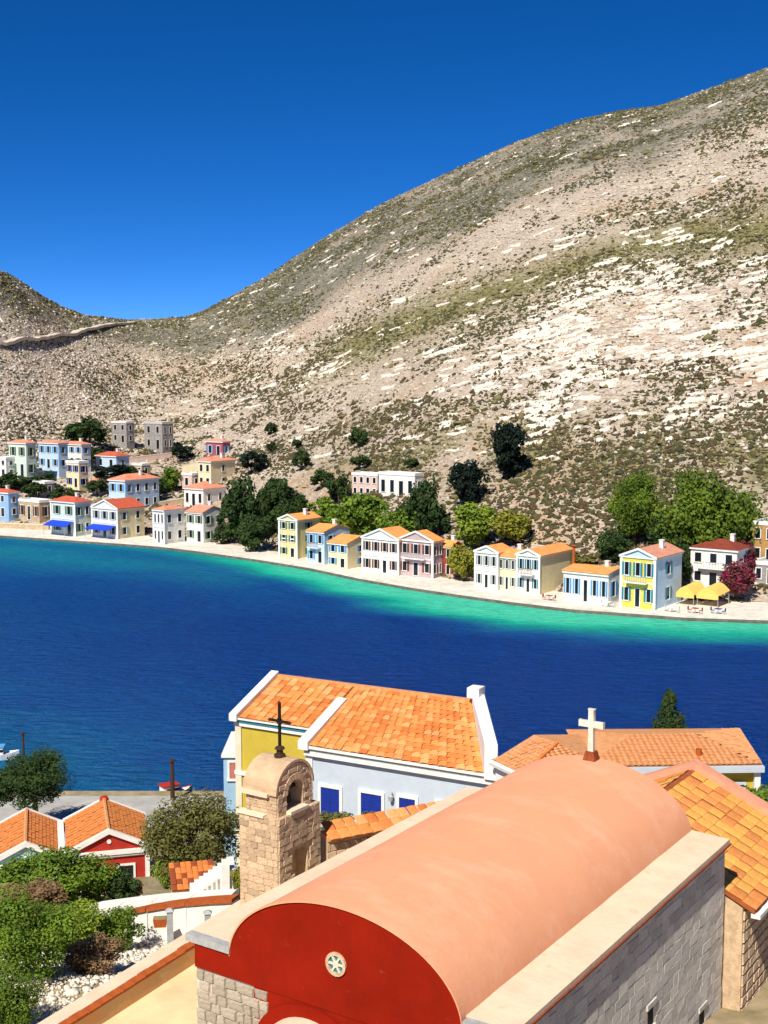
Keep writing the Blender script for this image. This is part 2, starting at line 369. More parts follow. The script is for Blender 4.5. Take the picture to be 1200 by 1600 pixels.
def w_rock(px, sy, x, y): return np.clip(cover(px, sy, x, y)[1]*.9, .05, 1)
scatter('hillside_rocks', hill_points(26000, w_rock), lambda n: .20+np.minimum(rng.exponential(.18, n), .6), OCT_V, OCT_F, M_rock, 'pale loose limestone rocks strewn over the hillside', 'rocks', (1.2,1.0,.7))
BOX_V = np.array([(-1,-1,-1),(1,-1,-1),(1,1,-1),(-1,1,-1),(-.9,-.9,1),(.9,-.9,1),(.9,.9,1),(-.9,.9,1)], float)
BOX_F = np.array([(0,1,5,4),(1,2,6,5),(2,3,7,6),(3,0,4,7),(4,5,6,7)])
def w_ledge(px, sy, x, y):
    c1 = np.exp(-((px-920)/170)**2-((sy-(525-(px-930)*.42))/95)**2) + .45*np.exp(-((px-1130)/110)**2-((sy-570)/90)**2) + .28*np.exp(-((px-470)/150)**2-((sy-(570-(px-470)*.2))/40)**2)
    return np.clip(c1*(.35+fbm(x/11, y/11, 61, 3)*2.4), 0, 1)+.018*(sy > 330)*(px > 330)+.006
def ledges(n):
    x, y, z, sx, sy = hill_points(n, w_ledge, .08, .97); n = len(x); L_ = .9+rng.exponential(1.9, n); Wd = .25+rng.exponential(.34, n)
    L_ = np.minimum(L_, 3.8)*rng.uniform(.5, 1.1, n); gxx = hill_z(x+3, y, False)-hill_z(x-3, y, False); gyy = hill_z(x, y+3, False)-hill_z(x, y-3, False)
    ux, uy = gyy, -gxx; nn = np.hypot(ux, uy)+1e-6; ux, uy = ux/nn, uy/nn; k_ = np.clip(rng.normal(.44, .22, n), -.1, 1.0)
    ux, uy = ux+gxx/nn*k_, uy+gyy/nn*k_; nn = np.hypot(ux, uy); ux /= nn; uy /= nn
    vx, vy = -uy, ux; vx, vy = np.where(vy < 0, -vx, vx), np.abs(vy)
    ns = 6; Q = []
    for row in range(3):
        for c_ in range(ns):
            t = (c_/(ns-1)-.5)*2; ed = np.sqrt(max(0, 1-t*t))*.75+.25
            off = [-1, -.9, 1][row]*Wd*(ed+rng.normal(0, .32, n))
            X_ = x+ux*t*L_+vx*off+rng.normal(0,.08,n); Y_ = y+uy*t*L_+vy*off
            Z_ = hill_z(X_, Y_)*.35+.65*(z + (hill_z(X_, Y_, False)-hill_z(x, y, False)))
            lift = [-.5, .38, .12][row]*np.minimum(1, .45+Wd)*(1.25+rng.normal(0,.45,n)); Q.append(np.stack([X_, Y_, Z_+lift], -1))
    Q = np.stack(Q, 1); F = []
    for r_ in range(2):
        for c_ in range(ns-1): F.append((r_*ns+c_, r_*ns+c_+1, (r_+1)*ns+c_+1, (r_+1)*ns+c_))
    F = (np.array(F)[None]+np.arange(n)[:, None, None]*3*ns).reshape(-1, 4)
    tag(link('rock_ledges', np_mesh('rock_ledges', Q.reshape(-1, 3), F, M_wrock)), 'bright white limestone ledges stepping up the hillside', 'rock ledges', kind='stuff')
HXn = (math.cos(-.64), math.sin(-.64)); HYn = (math.sin(.64), math.cos(.64))
ledges(4200)

# dirt road to the saddle
def ribbon(pts, wid, lift):
    vs = []; fs = []
    for i, q in enumerate(pts):
        d = (pts[min(i+1,len(pts)-1)]-pts[max(i-1,0)]); d.z = 0; d.normalize(); nrm = Vector((-d.y, d.x, 0))
        for s in (-1, 1): vs.append(q + nrm*s*wid + Vector((0,0,lift)))
    for i in range(len(pts)-1): fs.append((2*i, 2*i+1, 2*i+3, 2*i+2))
    return vs, fs
rd = []
for px, py in [(-60,547),(0,538),(45,530),(90,522),(130,514),(165,507),(210,503)]:
    rd.append(on_hill(px, py))
pp = []
for a, b_ in zip(rd, rd[1:]):
    for k in range(12): pp.append(a.lerp(b_, k/12))
for q in pp: q.z = float(hill_z(q.x, q.y))
M_road = mat('dirt_road', (.66,.56,.46), .2, .3)
vs_, fs_ = ribbon(pp, 2.4, .4); m_ = MB().add(vs_, fs_); m_.add([v - Vector((0,0,1.0)) for v in map(Vector, vs_)], []); n_ = len(vs_)
m_.f += [(i, i+n_, i+2+n_, i+2) for i in range(0, n_-2, 2)]
tag(m_.build('hill_road', M_road), 'pale dirt road climbing to the saddle between the hills', 'road', kind='structure')

# ------------------------------------------------------------------ water
def water_material():
    m = bpy.data.materials.new('sea_water'); m.use_nodes = True; n = m.node_tree.nodes; L = m.node_tree.links
    b = n['Principled BSDF']; b.inputs['Roughness'].default_value = .22; b.inputs['IOR'].default_value = 1.33
    b.inputs['Specular IOR Level'].default_value = 0
    g = n.new('ShaderNodeNewGeometry')
    a = n.new('ShaderNodeAttribute'); a.attribute_name = 'shallow'
    ns = n.new('ShaderNodeTexNoise'); ns.inputs['Scale'].default_value = .09; ns.inputs['Detail'].default_value = 5
    mp = n.new('ShaderNodeMapping'); mp.inputs['Scale'].default_value = (.6, 1.2, 1); mp.inputs['Rotation'].default_value = (0,0,.6)
    L.new(g.outputs['Position'], mp.inputs[0]); L.new(mp.outputs[0], ns.inputs['Vector'])
    ma = n.new('ShaderNodeMath'); ma.operation = 'MULTIPLY_ADD'; ma.inputs[1].default_value = .22; L.new(ns.outputs['Fac'], ma.inputs[0]); 
    sb = n.new('ShaderNodeMath'); sb.operation = 'SUBTRACT'; sb.inputs[1].default_value = .11
    L.new(a.outputs['Fac'], sb.inputs[0]); L.new(sb.outputs[0], ma.inputs[2])
    rp = n.new('ShaderNodeValToRGB'); e = rp.color_ramp.elements
    e[0].position = 0; e[0].color = (.001,.040,.225,1); e[1].position = 1; e[1].color = (.075,.62,.42,1)
    for p, c in ((.22,(.003,.072,.27)), (.42,(.007,.165,.31)), (.62,(.008,.29,.29)), (.80,(.016,.48,.35))):
        q = e.new(p); q.color = (*c, 1)
    L.new(ma.outputs[0], rp.inputs['Fac']); n3 = n.new('ShaderNodeTexNoise'); n3.inputs['Scale'].default_value = 1.6; n3.inputs['Detail'].default_value = 4; n3.inputs['Roughness'].default_value = .7
    mp3 = n.new('ShaderNodeMapping'); mp3.inputs['Scale'].default_value = (.28, .9, 1); L.new(g.outputs['Position'], mp3.inputs[0]); L.new(mp3.outputs[0], n3.inputs['Vector'])
    m3 = n.new('ShaderNodeMapRange'); m3.inputs['From Min'].default_value = .3; m3.inputs['From Max'].default_value = .7; m3.inputs['To Min'].default_value = .72; m3.inputs['To Max'].default_value = 1.35; L.new(n3.outputs['Fac'], m3.inputs['Value'])  # light and dark of ripple reflections painted into the base colour
    h3 = n.new('ShaderNodeHueSaturation'); L.new(m3.outputs[0], h3.inputs['Value']); L.new(rp.outputs[0], h3.inputs['Color']); L.new(h3.outputs[0], b.inputs['Base Color'])
    n1 = n.new('ShaderNodeTexNoise'); n1.inputs['Scale'].default_value = .9; n1.inputs['Detail'].default_value = 6; n1.inputs['Roughness'].default_value = .7
    mp2 = n.new('ShaderNodeMapping'); mp2.inputs['Scale'].default_value = (.45, 1.0, 1); L.new(g.outputs['Position'], mp2.inputs[0]); L.new(mp2.outputs[0], n1.inputs['Vector'])
    bp = n.new('ShaderNodeBump'); bp.inputs['Strength'].default_value = 1; bp.inputs['Distance'].default_value = 1.1
    L.new(n1.outputs['Fac'], bp.inputs['Height']); L.new(bp.outputs[0], b.inputs['Normal'])
    gl = n.new('ShaderNodeBsdfGlossy'); gl.inputs['Roughness'].default_value = .12; L.new(bp.outputs[0], gl.inputs['Normal'])
    mx = n.new('ShaderNodeMixShader'); mx.inputs[0].default_value = .018; L.new(b.outputs[0], mx.inputs[1]); L.new(gl.outputs[0], mx.inputs[2])
    L.new(mx.outputs[0], n['Material Output'].inputs['Surface'])
    return m
pxs = np.linspace(-900, 2100, 260); ss = np.linspace(0, 1, 160)
PX, S = np.meshgrid(pxs, ss); D0 = _shoreD(PX)+4; Y = D0 + (40-D0)*S; X = (PX-600)/FPX*D0*(.4+.6*Y/D0)
X = np.where(S > .0, X, (PX-600)/FPX*D0)
V = np.stack([X, Y, np.zeros_like(X)], -1)
sxp = 600+FPX*X/Y; sh = _shoreD(sxp)-Y
wd = np.interp(sxp, [-300,200,350,500,800,1000,1200,2000], [7,8,16,26,25,19,17,17]); stg = np.interp(sxp, [-300,100,250,360,440,600,1000,1200,2000], [.40,.46,.52,.74,.92,1.0,1.0,.95,.9])
q_ = np.clip((sh/wd + .25*fbm(X/22, Y/9, 77, 3) - .25)/1.0, 0, 1); q_ = q_*q_*(3-2*q_)
shal = stg*(1-q_) + np.maximum(.30*np.exp(-((sh-22)/26)**2), .0)*np.clip((640-sxp)/300, 0, 1)*q_ + (.15*np.exp(-((Y-105)/30)**2)*np.clip((-X)/14,0,1.2) + .19*np.clip((500-sxp)/600, 0, 1))*q_
i = np.arange(159)[:, None]*260 + np.arange(259)[None]
me = np_mesh('sea', V.reshape(-1,3), np.stack([i, i+260, i+261, i+1], -1).reshape(-1,4), water_material())
ca = me.attributes.new('shallow', 'FLOAT', 'POINT'); ca.data.foreach_set('value', shal.astype(np.float32).ravel())
tag(link('sea', me), 'deep blue bay turning turquoise along the far quay', 'sea', kind='structure')
# the wider seabed and land under everything, out to the horizon
tag(MB().add([(-5000,-3000,-3),(5000,-3000,-3),(5000,5000,-3),(-5000,5000,-3)], [(0,1,2,3)]).build('seabed_ground', mat('seabed', (.20,.19,.15), .3, .05)), kind='structure')

# far quay
qa = []; qb = []
for px in list(range(-900, -40, 60)) + list(range(-40, 1260, 20)) + list(range(1260, 2100, 60)):
    D = float(_shoreD(px)); qa.append(Vector(((px-600)/FPX*D, D, 0))); qb.append(Vector(((px-600)/FPX*(D+15), D+15, 0)))
m_ = MB(); e_ = MB(); n_ = len(qa); up = Vector((0,0,1))
for k in range(n_-1):
    m_.hexa([qa[k]-up, qa[k+1]-up, qb[k+1]-up, qb[k]-up, qa[k]+up*.7, qa[k+1]+up*.7, qb[k+1]+up*.7, qb[k]+up*.7])
    o1 = Vector((.1,-.35,0)); e_.hexa([qa[k]+o1-up, qa[k+1]+o1-up, qa[k+1]-up, qa[k]-up, qa[k]+o1+up*.45, qa[k+1]+o1+up*.45, qa[k+1]+up*.45, qa[k]+up*.45])
tag(m_.build('waterfront_quay', M_quay), 'pale paved quay along the far shore', 'quay', kind='structure')
tag(e_.build('quay_face', M_qedge), 'dark stone face of the far quay', 'quay', kind='structure')  # face darker than the quay paving

# ------------------------------------------------------------------ plants
def crown_mesh(name, m, n, leaf, seed, shape='round', clumps=26):
    r_ = np.random.default_rng(seed)
    u = r_.normal(size=(clumps, 3)); u /= np.linalg.norm(u, axis=1)[:, None]
    rad = r_.uniform(.40, .86, clumps)
    c_ = u*rad[:, None]; cr = r_.uniform(.20, .40, clumps)
    if shape == 'dome': c_[:, 2] = np.abs(c_[:, 2])*1.0-.15; cr *= .95
    if shape == 'cone':
        z = r_.uniform(-.95, .95, clumps); rr = (1-z)/2*.95+.05; a = r_.uniform(0, 6.28, clumps)
        c_ = np.stack([np.cos(a)*rr*.8, np.sin(a)*rr*.8, z], -1); cr = rr*.55+.10
    k = r_.integers(0, clumps, n); d = r_.normal(size=(n, 3)); d /= np.linalg.norm(d, axis=1)[:, None]
    P = c_[k] + d*cr[k][:, None]*(r_.uniform(.25, 1.0, n)**.4)[:, None]
    nrm = d + r_.normal(size=(n, 3))*.55 + np.array([0,0,.35]); nrm /= np.linalg.norm(nrm, axis=1)[:, None]
    t = np.cross(nrm, r_.normal(size=(n, 3))); t /= np.linalg.norm(t, axis=1)[:, None]; b_ = np.cross(nrm, t)
    s = leaf*r_.uniform(.6, 1.4, n)[:, None]
    V = np.stack([P-t*s-b_*s*.35, P+b_*s*.1-b_*s*.75, P+t*s-b_*s*.1, P+b_*s*.65], 1).reshape(-1, 3)
    return np_mesh(name, V, np.arange(4*n).reshape(-1, 4), m)
CROWN = {}
def crown(m, shape, fine, var):
    k = (m.name, shape, fine, var)
    if k not in CROWN:
        n, lf, cl = {0:(1400,.115,22), 1:(3200,.078,36), 2:(8000,.045,50), 3:(17000,.030,70)}[fine]
        CROWN[k] = crown_mesh('crown', m, n, lf, hash((shape, fine, var)) % 1000 if False else (len(CROWN)*17+3), shape, cl)
    return CROWN[k]
TRUNK = {}
def trunk_mesh(kind):
    if kind in TRUNK: return TRUNK[kind]
    b_ = MB(); rr = random.Random(3)
    b_.tube([(0,0,-.08),(.02,.01,.25),(-.01,.02,.5),(.01,0,.78)], [.055,.045,.038,.02], 7)
    for k in range(5):
        a = k*1.3; z = .35+.08*k
        b_.tube([(0,0,z),(math.cos(a)*.14,math.sin(a)*.14,z+.14),(math.cos(a)*.27,math.sin(a)*.27,z+.24)], [.028,.018,.008], 5)
    TRUNK[kind] = b_.mesh('trunk', M_bark, True); return TRUNK[kind]
def on_near(px, py):
    d = ray(px, py); Y = np.arange(20, 100, .1); t = Y/d.y; k = int(np.argmax(CAMH+d.z*t <= near_z(d.x*t, Y))); return Vector((d.x*t[k], Y[k], float(near_z(d.x*t[k], Y[k]))))
def plant(name, m, px, ytop, ybot, wpx, label, cat='tree', Y=None, shape='round', fine=1, trunk=.12, group=None, var=0, wy=1.0):
    base = on_hill(px, ybot) if Y is None else on_near(px, ybot) if Y == 'near' else at(px, ybot, Y)
    hgt = (ybot-ytop)/FPX*base.y*1.02; wd = wpx/FPX*base.y/2
    o = empty(name, base, random.uniform(0, 6.28), label, cat, group)
    c_ = link('crown', crown(m, shape, fine, var), o)
    ch = hgt*(1-trunk*.75)/2
    if shape == 'dome': c_.scale = (wd*1.1, wd*1.1*wy, hgt*(1-trunk*.8)/1.0); c_.location = (0,0,hgt*trunk*.9+.12*c_.scale.z)
    else: c_.scale = (wd*1.1, wd*1.1*wy, ch*1.06); c_.location = (0,0,hgt-ch)
    t_ = link('trunk', trunk_mesh(0), o); t_.scale = (hgt*.8, hgt*.8, hgt*.9)
    return o

# ------------------------------------------------------------------ far houses
WIN = {}
def wmesh(key, fn):
    if key not in WIN: WIN[key] = fn()
    return WIN[key]
def window(parent, x, y, z, wd, h, frame, glass, shut=None, rz=0, arch=False, name='window'):
    wd = round(wd, 2); h = round(h, 2); t = .12
    def fr():
        b_ = MB(); b_.box(-wd/2-t, -wd/2, -.07, .03, -.02, h+t); b_.box(wd/2, wd/2+t, -.07, .03, -.02, h+t)
        b_.box(-wd/2, wd/2, -.07, .03, h, h+t); b_.box(-wd/2-t*1.4, wd/2+t*1.4, -.13, .03, -.02-t, -.02)
        return b_.mesh('window', frame)
    o = link(name, wmesh(('f', wd, h, frame.name), fr), parent); o.location = (x, y, z); o.rotation_euler = (0,0,rz)
    p = link('pane', wmesh(('p', wd, h, glass.name), lambda: MB().box(-wd/2, wd/2, -.02, .02, 0, h).box(-.03,.03,-.045,-.02,0,h).mesh('pane', glass)), o)
    if shut:
        for s in (-1, 1):
            q = link('shutter', wmesh(('s', wd, h, shut.name), lambda: MB().box(-wd/4, wd/4, -.05, 0, 0, h).mesh('shutter', shut)), o)
            q.location = (s*(wd*.78+t*.6), -.075, 0)
    return o
M_rt = {'o': mat('far_orange_roof', (.82,.40,.13), .3, 1.2, col2=(.70,.26,.07)), 's': mat('far_salmon_roof', (.76,.32,.20), .3, 1.2, col2=(.60,.19,.11)), 'r': mat('far_red_roof', (.60,.13,.07), .3, 1.2, col2=(.44,.08,.04)),
        'p': mat('far_pink_roof', (.70,.34,.24), .3, 1.2, col2=(.55,.22,.14)), 'd': mat('far_dark_red_roof', (.25,.05,.03), .3, 1.2),
        'w': mat('far_flat_roof', (.62,.60,.56), .3, .8)}
WALL = {'white': mat('far_white_wall', (.80,.78,.74), .12, .8), 'cream': mat('far_cream_wall', (.78,.68,.44), .12, .8), 'pale': mat('far_pale_yellow_wall', (.76,.66,.40), .14, .8),
        'blue': mat('far_blue_wall', (.26,.44,.72), .14, .8), 'sky': mat('far_sky_blue_wall', (.50,.66,.82), .12, .8), 'stone': mat('far_stone_wall', (.34,.32,.31), .4, 1.6, bump=.4),
        'mauve': mat('far_mauve_wall', (.52,.38,.40), .16, .8), 'purple': mat('far_red_wall', (.36,.09,.13), .2, .8), 'olive': mat('far_straw_wall', (.72,.62,.30), .14, .8),
        'yel': mat('far_yellow_wall', (.74,.60,.10), .14, .8), 'tan': mat('far_tan_wall', (.52,.40,.26), .3, 1.2), 'brown': mat('far_brown_wall', (.46,.27,.10), .3, 1.2), 'red': mat('far_shop_red_wall', (.34,.05,.05), .2, .8),
        'pink': mat('far_pinkish_wall', (.70,.52,.46), .14, .8), 'mint': mat('far_mint_wall', (.62,.72,.62), .12, .8)}
for k_, (m_c, sc) in {'white': ((.62,.58,.52), 1.0), 'cream': ((.62,.52,.33), 1.1), 'pale': ((.62,.53,.32), 1.1), 'mint': ((.50,.56,.50), 1.0), 'sky': ((.42,.54,.66), 1.1), 'yel': ((.60,.47,.12), 1.2)}.items(): weather(WALL[k_], m_c, sc, .54, .74, (1,1,.45))
SHUT = {'b': M_blue, 'sb': mat('sky_shutter', (.10,.34,.66), .2, 3), 't': M_teal, 'g': mat('green_shutter', (.10,.20,.11), .2, 3), 'n': mat('brown_shutter', (.16,.06,.03), .2, 3), 'c': mat('grey_shutter', (.30,.34,.34), .2, 3), 'r': mat('red_shutter', (.38,.03,.03), .2, 3), None: None}
TH_S = -.64
HX, HY = Vector((math.cos(TH_S), math.sin(TH_S), 0)), Vector((-math.sin(TH_S), math.cos(TH_S), 0))
def solve_len(P, D, px):                   # distance along D from P until it is seen at column px
    k = (px-600)/FPX; tz = P.y*cp - (P.z-CAMH)*sp
    return (k*tz - P.x)/(D.x - k*D.y*cp)
def house(x0, x1, x2, yb, yt, roof, rc, wall, label, cols=3, rows=2, scols=2, shut=None, side=None, z=None, glass=None, cat='house',
          pil=False, awn=None, balc=None, rise=None, group=None, facade=None, wh=.50, frame=None, sp_rows=None, rz_sink=3.0):
    P = on_hill(x0, yb) if z is None else atz(x0, yb, z)
    W = max(2.0, solve_len(P, HX, x1))
    if z is not None:                       # keep both front corners on the quay
        for _ in range(6):
            g = max(float(_shoreD(600+FPX*q.x/q.y))+.7-q.y for q in (P, P+HX*W))
            if g > 0: yb0 = P.y; P = at(x0, 0, P.y+g+.3); P.z = z; W = max(2.0, solve_len(P, HX, x1))
    Pr = P + HX*W
    Dp = max(3.0, min(24.0, solve_len(Pr, HY, x2))) if x2 > x1 else 7.0
    Hh = at(x0, yt, P.y).z - P.z
    o = empty('house', P, TH_S, label, cat, group)
    wm = WALL[wall]; frm = frame or M_trim; gl = glass or M_dark; rm = M_rt[rc]
    rs = rise if rise is not None else (W*.20 if roof == 'ped' else min(W, Dp)*.22)
    b_ = MB().box(0, W, 0, Dp, -(rz_sink if z is None else .3), Hh)
    if roof == 'ped':
        b_.prism([(0,0,Hh),(W,0,Hh),(W/2,0,Hh+rs)], (0,Dp,0))
    if roof == 'side':
        b_.prism([(W,0,Hh),(W,Dp,Hh),(W,Dp/2,Hh+rs)], (-W,0,0))
    b_.build('wall', wm, o)
    if side: MB().box(W+.004, W+.05, .02, Dp-.02, -.2, Hh-.02).build('side_wall', WALL[side], o)
    if facade: MB().box(.02, W-.02, -.05, -.004, 0, Hh-.02).build('facade', WALL[facade], o)
    fy = -.05 if facade else 0
    ov = .35; r_ = MB(); c_ = MB()
    if roof == 'hip':
        a = [(-ov,-ov,Hh+.2),(W+ov,-ov,Hh+.2),(W+ov,Dp+ov,Hh+.2),(-ov,Dp+ov,Hh+.2)]
        if W >= Dp: rg = [(Dp/2,Dp/2,Hh+.2+rs),(W-Dp/2+.01,Dp/2,Hh+.2+rs)]; fs = [(0,1,5,4),(1,2,5),(2,3,4,5),(3,0,4)]
        else: rg = [(W/2,W/2,Hh+.2+rs),(W/2,Dp-W/2+.01,Hh+.2+rs)]; fs = [(0,1,4),(1,2,5,4),(2,3,5),(3,0,4,5)]
        r_.add(a+rg, fs + [(3,2,1,0)]); c_.box(-.28, W+.28, -.28, Dp+.28, Hh-.12, Hh+.19)
    elif roof == 'ped':
        sl = rs/(W/2)
        for s in (0, 1):
            xe = -ov if s == 0 else W+ov; ze = Hh - ov*sl
            r_.slab([(xe,-.12,ze+.22),(W/2,-.12,Hh+rs+.22),(W/2,Dp+.2,Hh+rs+.22),(xe,Dp+.2,ze+.22)], .17)
            c_.hexa([(xe,-.26,ze-.02),(W/2,-.26,Hh+rs-.02),(W/2,-.13,Hh+rs-.02),(xe,-.13,ze-.02),(xe,-.26,ze+.3),(W/2,-.26,Hh+rs+.3),(W/2,-.13,Hh+rs+.3),(xe,-.13,ze+.3)])
        c_.box(-.2, W+.2, -.2, -.055, Hh-.2, Hh+.05); c_.box(W+.06, W+.26, 0, Dp, Hh-.25, Hh-.03)
    elif roof == 'side':
        sl = rs/(Dp/2)
        r_.slab([(-.15,-ov,Hh-ov*sl+.2),(W+.15,-ov,Hh-ov*sl+.2),(W+.15,Dp/2,Hh+rs+.2),(-.15,Dp/2,Hh+rs+.2)], .16)
        r_.slab([(-.15,Dp/2,Hh+rs+.2),(W+.15,Dp/2,Hh+rs+.2),(W+.15,Dp+ov,Hh-ov*sl+.2),(-.15,Dp+ov,Hh-ov*sl+.2)], .16)
        c_.box(-.12, W+.12, -.26, -.055, Hh-.32, Hh-.06)
    else:
        r_.box(.25, W-.25, .25, Dp-.25, Hh-.1, Hh+.05)
        c_.box(-.1, W+.1, -.1, .25, Hh-.15, Hh+.45); c_.box(-.1, W+.1, Dp-.25, Dp+.1, Hh-.15, Hh+.45); c_.box(-.1,.25,.25,Dp-.25,Hh-.15,Hh+.45); c_.box(W-.25,W+.1,.25,Dp-.25,Hh-.15,Hh+.45)
    rf = r_.build('roof', rm, o); c_.build('cornice', frm, o)
    if roof in ('hip', 'ped', 'side') and random.random() < .45:
        ch = MB(); cx, cy = W*.7, Dp*.6; ch.box(cx-.3, cx+.3, cy-.3, cy+.3, Hh+.1, Hh+rs+.9); ch.box(cx-.38, cx+.38, cy-.38, cy+.38, Hh+rs+.9, Hh+rs+1.02); ch.build('chimney', M_white, rf)
    if pil:
        for xx in (0, W): 
            MB().box(xx-.22, xx+.22, -.12, -.055, 0, Hh-.2).build('pilaster', frm, o)
        if rows > 1: MB().box(-.1, W+.1, -.1, -.056, Hh*.5-.1, Hh*.5+.12).build('string_course', frm, o)
    sh = Hh/rows
    for rI in range(rows):
        for cI in range(cols):
            ww = min(1.05, W/cols*(.42 if not shut else .36)); hh = sh*wh
            door = rI == 0 and cI == cols//2 and cols > 1
            z0 = .08 if door else rI*sh + sh*.24
            window(o, W*(cI+.5)/cols, fy, z0+.14, ww*(1.1 if door else 1), sh*.70 if door else hh, frm, gl, None if door else SHUT[shut], name='door' if door else 'window')
    for rI in range(sp_rows if sp_rows is not None else rows):
        for cI in range(scols):
            window(o, W+(.05 if side else 0), Dp*(cI+.5)/scols, rI*sh+sh*.26, min(.95, Dp/scols*.35), sh*wh*.95, frm, gl, SHUT[shut] if cI == 0 else None, rz=math.pi/2)
    if balc:
        b_ = MB().box(W*.18, W*.82, -1.0, -.06, Hh/rows-.05, Hh/rows+.1); bl = b_.build('balcony', frm, o)
        rl = MB(); n = 9
        for k in range(n+1): xx = W*.2+W*.6*k/n; rl.box(xx-.025, xx+.025, -.95, -.9, Hh/rows+.1, Hh/rows+.95)
        rl.box(W*.19, W*.81, -.97, -.88, Hh/rows+.95, Hh/rows+1.03); rl.build('railing', SHUT[balc], bl)
    if awn:
        aw = MB(); y1 = -2.6; z1, z2 = sh*.62, sh*.88
        aw.slab([(W*.04,y1,z1),(W*.96,y1,z1),(W*.96,-.15,z2),(W*.04,-.15,z2)], .06); a_ = aw.build('awning', awn, o)
        ps = MB()
        for k in (0.06, .94): ps.box(W*k-.04, W*k+.04, y1+.05, y1+.13, 0, z1-.07)
        ps.build('awning_pole', M_zinc, a_)
    return o
QZ = .72
M_awb = mat('blue_awning_cloth', (.01,.06,.55), .15, 2); M_awy = mat('yellow_awning_cloth', (.85,.56,.14), .15, 1.5)
H_ = house
# -- left town, waterfront
H_(-22, 14, 30, 806, 768, 'hip', 'r', 'blue', 'blue house with red roof at the left edge of the far town', 2, 2, 1, None)
H_(30, 62, 82, 812, 782, 'flat', 'w', 'tan', 'low roofless tan stone house beside the blue house on the far left', 3, 1, 1, 'n')
H_(81, 118, 143, 834, 783, 'hip', 'r', 'mint', 'white house with red hip roof and small blue awning on the left waterfront', 2, 2, 2, 'g', z=QZ, awn=M_awb, pil=True)
H_(145, 184, 226, 838, 792, 'ped', 'r', 'white', 'white fronted house with red gable, yellow side and wide blue awning', 3, 2, 2, 'c', side='pale', z=QZ, awn=M_awb, pil=True)
H_(171, 196, 249, 796, 750, 'hip', 's', 'sky', 'sky blue two storey house with orange roof behind the blue awning house', 2, 2, 4, 'sb')
H_(225, 257, 289, 852, 797, 'hip', 's', 'white', 'white house with three tall black windows above the quay on the left', 3, 2, 2, None, z=QZ, pil=True)
H_(292, 318, 350, 846, 799, 'side', 'p', 'white', 'greyish white house half hidden by shrubs left of the big dark trees', 2, 2, 2, 'g', z=QZ)
# -- left town, upper rows
H_(15, 42, 57, 744, 692, 'hip', 's', 'mint', 'pale green tall house highest at the left of the town', 2, 2, 1, 'g')
H_(61, 92, 98, 732, 692, 'hip', 's', 'sky', 'light blue house with sky blue shutters in the upper left town', 3, 2, 1, 'sb')
H_(98, 128, 137, 728, 694, 'hip', 's', 'white', 'long pale house with orange roof joined right of the light blue house', 3, 2, 1, 'sb')
H_(104, 124, 133, 762, 722, 'flat', 'w', 'cream', 'small cream house with blue shutters below the light blue house', 2, 2, 1, 'b')
H_(150, 182, 202, 732, 712, 'hip', 'r', 'sky', 'low grey blue house with red roof among dark trees', 2, 1, 1, None)
H_(175, 198, 209, 692, 660, 'flat', 'w', 'stone', 'smaller grey stone ruin, left of the pair uphill', 2, 2, 1, None, frame=M_stone)
H_(226, 254, 271, 702, 661, 'flat', 'w', 'stone', 'larger grey stone ruin with pale top, right of the pair uphill', 2, 2, 2, None, frame=M_stone)
H_(322, 348, 354, 714, 690, 'hip', 'p', 'purple', 'small dark red house with blue windows high behind the cream house', 2, 1, 1, 'sb')
H_(310, 330, 368, 762, 721, 'hip', 's', 'cream', 'cream house with orange roof in the middle of the slope left of the trees', 2, 2, 1, None)
H_(288, 318, 353, 792, 763, 'hip', 's', 'white', 'white house with orange roof directly below the cream hillside house', 3, 1, 2, None)
H_(284, 300, 313, 764, 741, 'flat', 'w', 'pink', 'tiny pinkish flat roofed house left of the cream hillside house', 1, 1, 1, None)
H_(52, 70, 82, 772, 754, 'flat', 'w', 'stone', 'tiny grey house among the dark trees of the far left town', 2, 1, 1, None)
H_(140, 150, 158, 770, 752, 'side', 's', 'white', 'tiny white house left of the sky blue two storey house', 1, 1, 1, None)
# -- middle waterfront
H_(437, 464, 500, 870, 811, 'ped', 'o', 'olive', 'tall straw yellow house with orange gable at the start of the middle row', 2, 3, 1, 'g', z=QZ, pil=True)
H_(480, 507, 547, 879, 829, 'side', 'o', 'sky', 'light blue house with balcony between the straw yellow and the cream house', 2, 2, 2, 'sb', z=QZ, balc='n')
H_(513, 543, 584, 886, 847, 'side', 'o', 'cream', 'low cream house with sky blue shutters on the middle quay', 2, 2, 1, 'sb', z=QZ)
H_(567, 622, 650, 893, 839, 'ped', 'o', 'white', 'white gabled house with tall brown shutters in the middle row', 4, 2, 1, 'n', z=QZ, pil=True)
H_(624, 676, 686, 898, 842, 'ped', 'o', 'mauve', 'mauve gabled house with white corner pilasters in the middle row', 3, 2, 2, 'n', z=QZ, pil=True, balc='c')
H_(682, 706, 722, 899, 852, 'side', 'o', 'red', 'narrow dark red house at the right end of the middle row', 2, 2, 1, 'n', z=QZ)
H_(550, 590, 596, 776, 741, 'flat', 'w', 'pink', 'pinkish house on the slope above the middle trees, joined left of a white one', 4, 2, 1, None)
H_(592, 648, 656, 778, 740, 'flat', 'w', 'white', 'long white house on the slope, joined right of the pinkish one', 4, 1, 1, None, rz_sink=7)
H_(-8, 10, 15, 744, 716, 'flat', 'w', 'white', 'white flat roofed house at the left edge beside the pale green tall house', 2, 2, 1, None)
H_(207, 222, 232, 744, 726, 'flat', 'w', 'tan', 'small tan flat roofed house above the sky blue two storey house', 2, 1, 1, None)
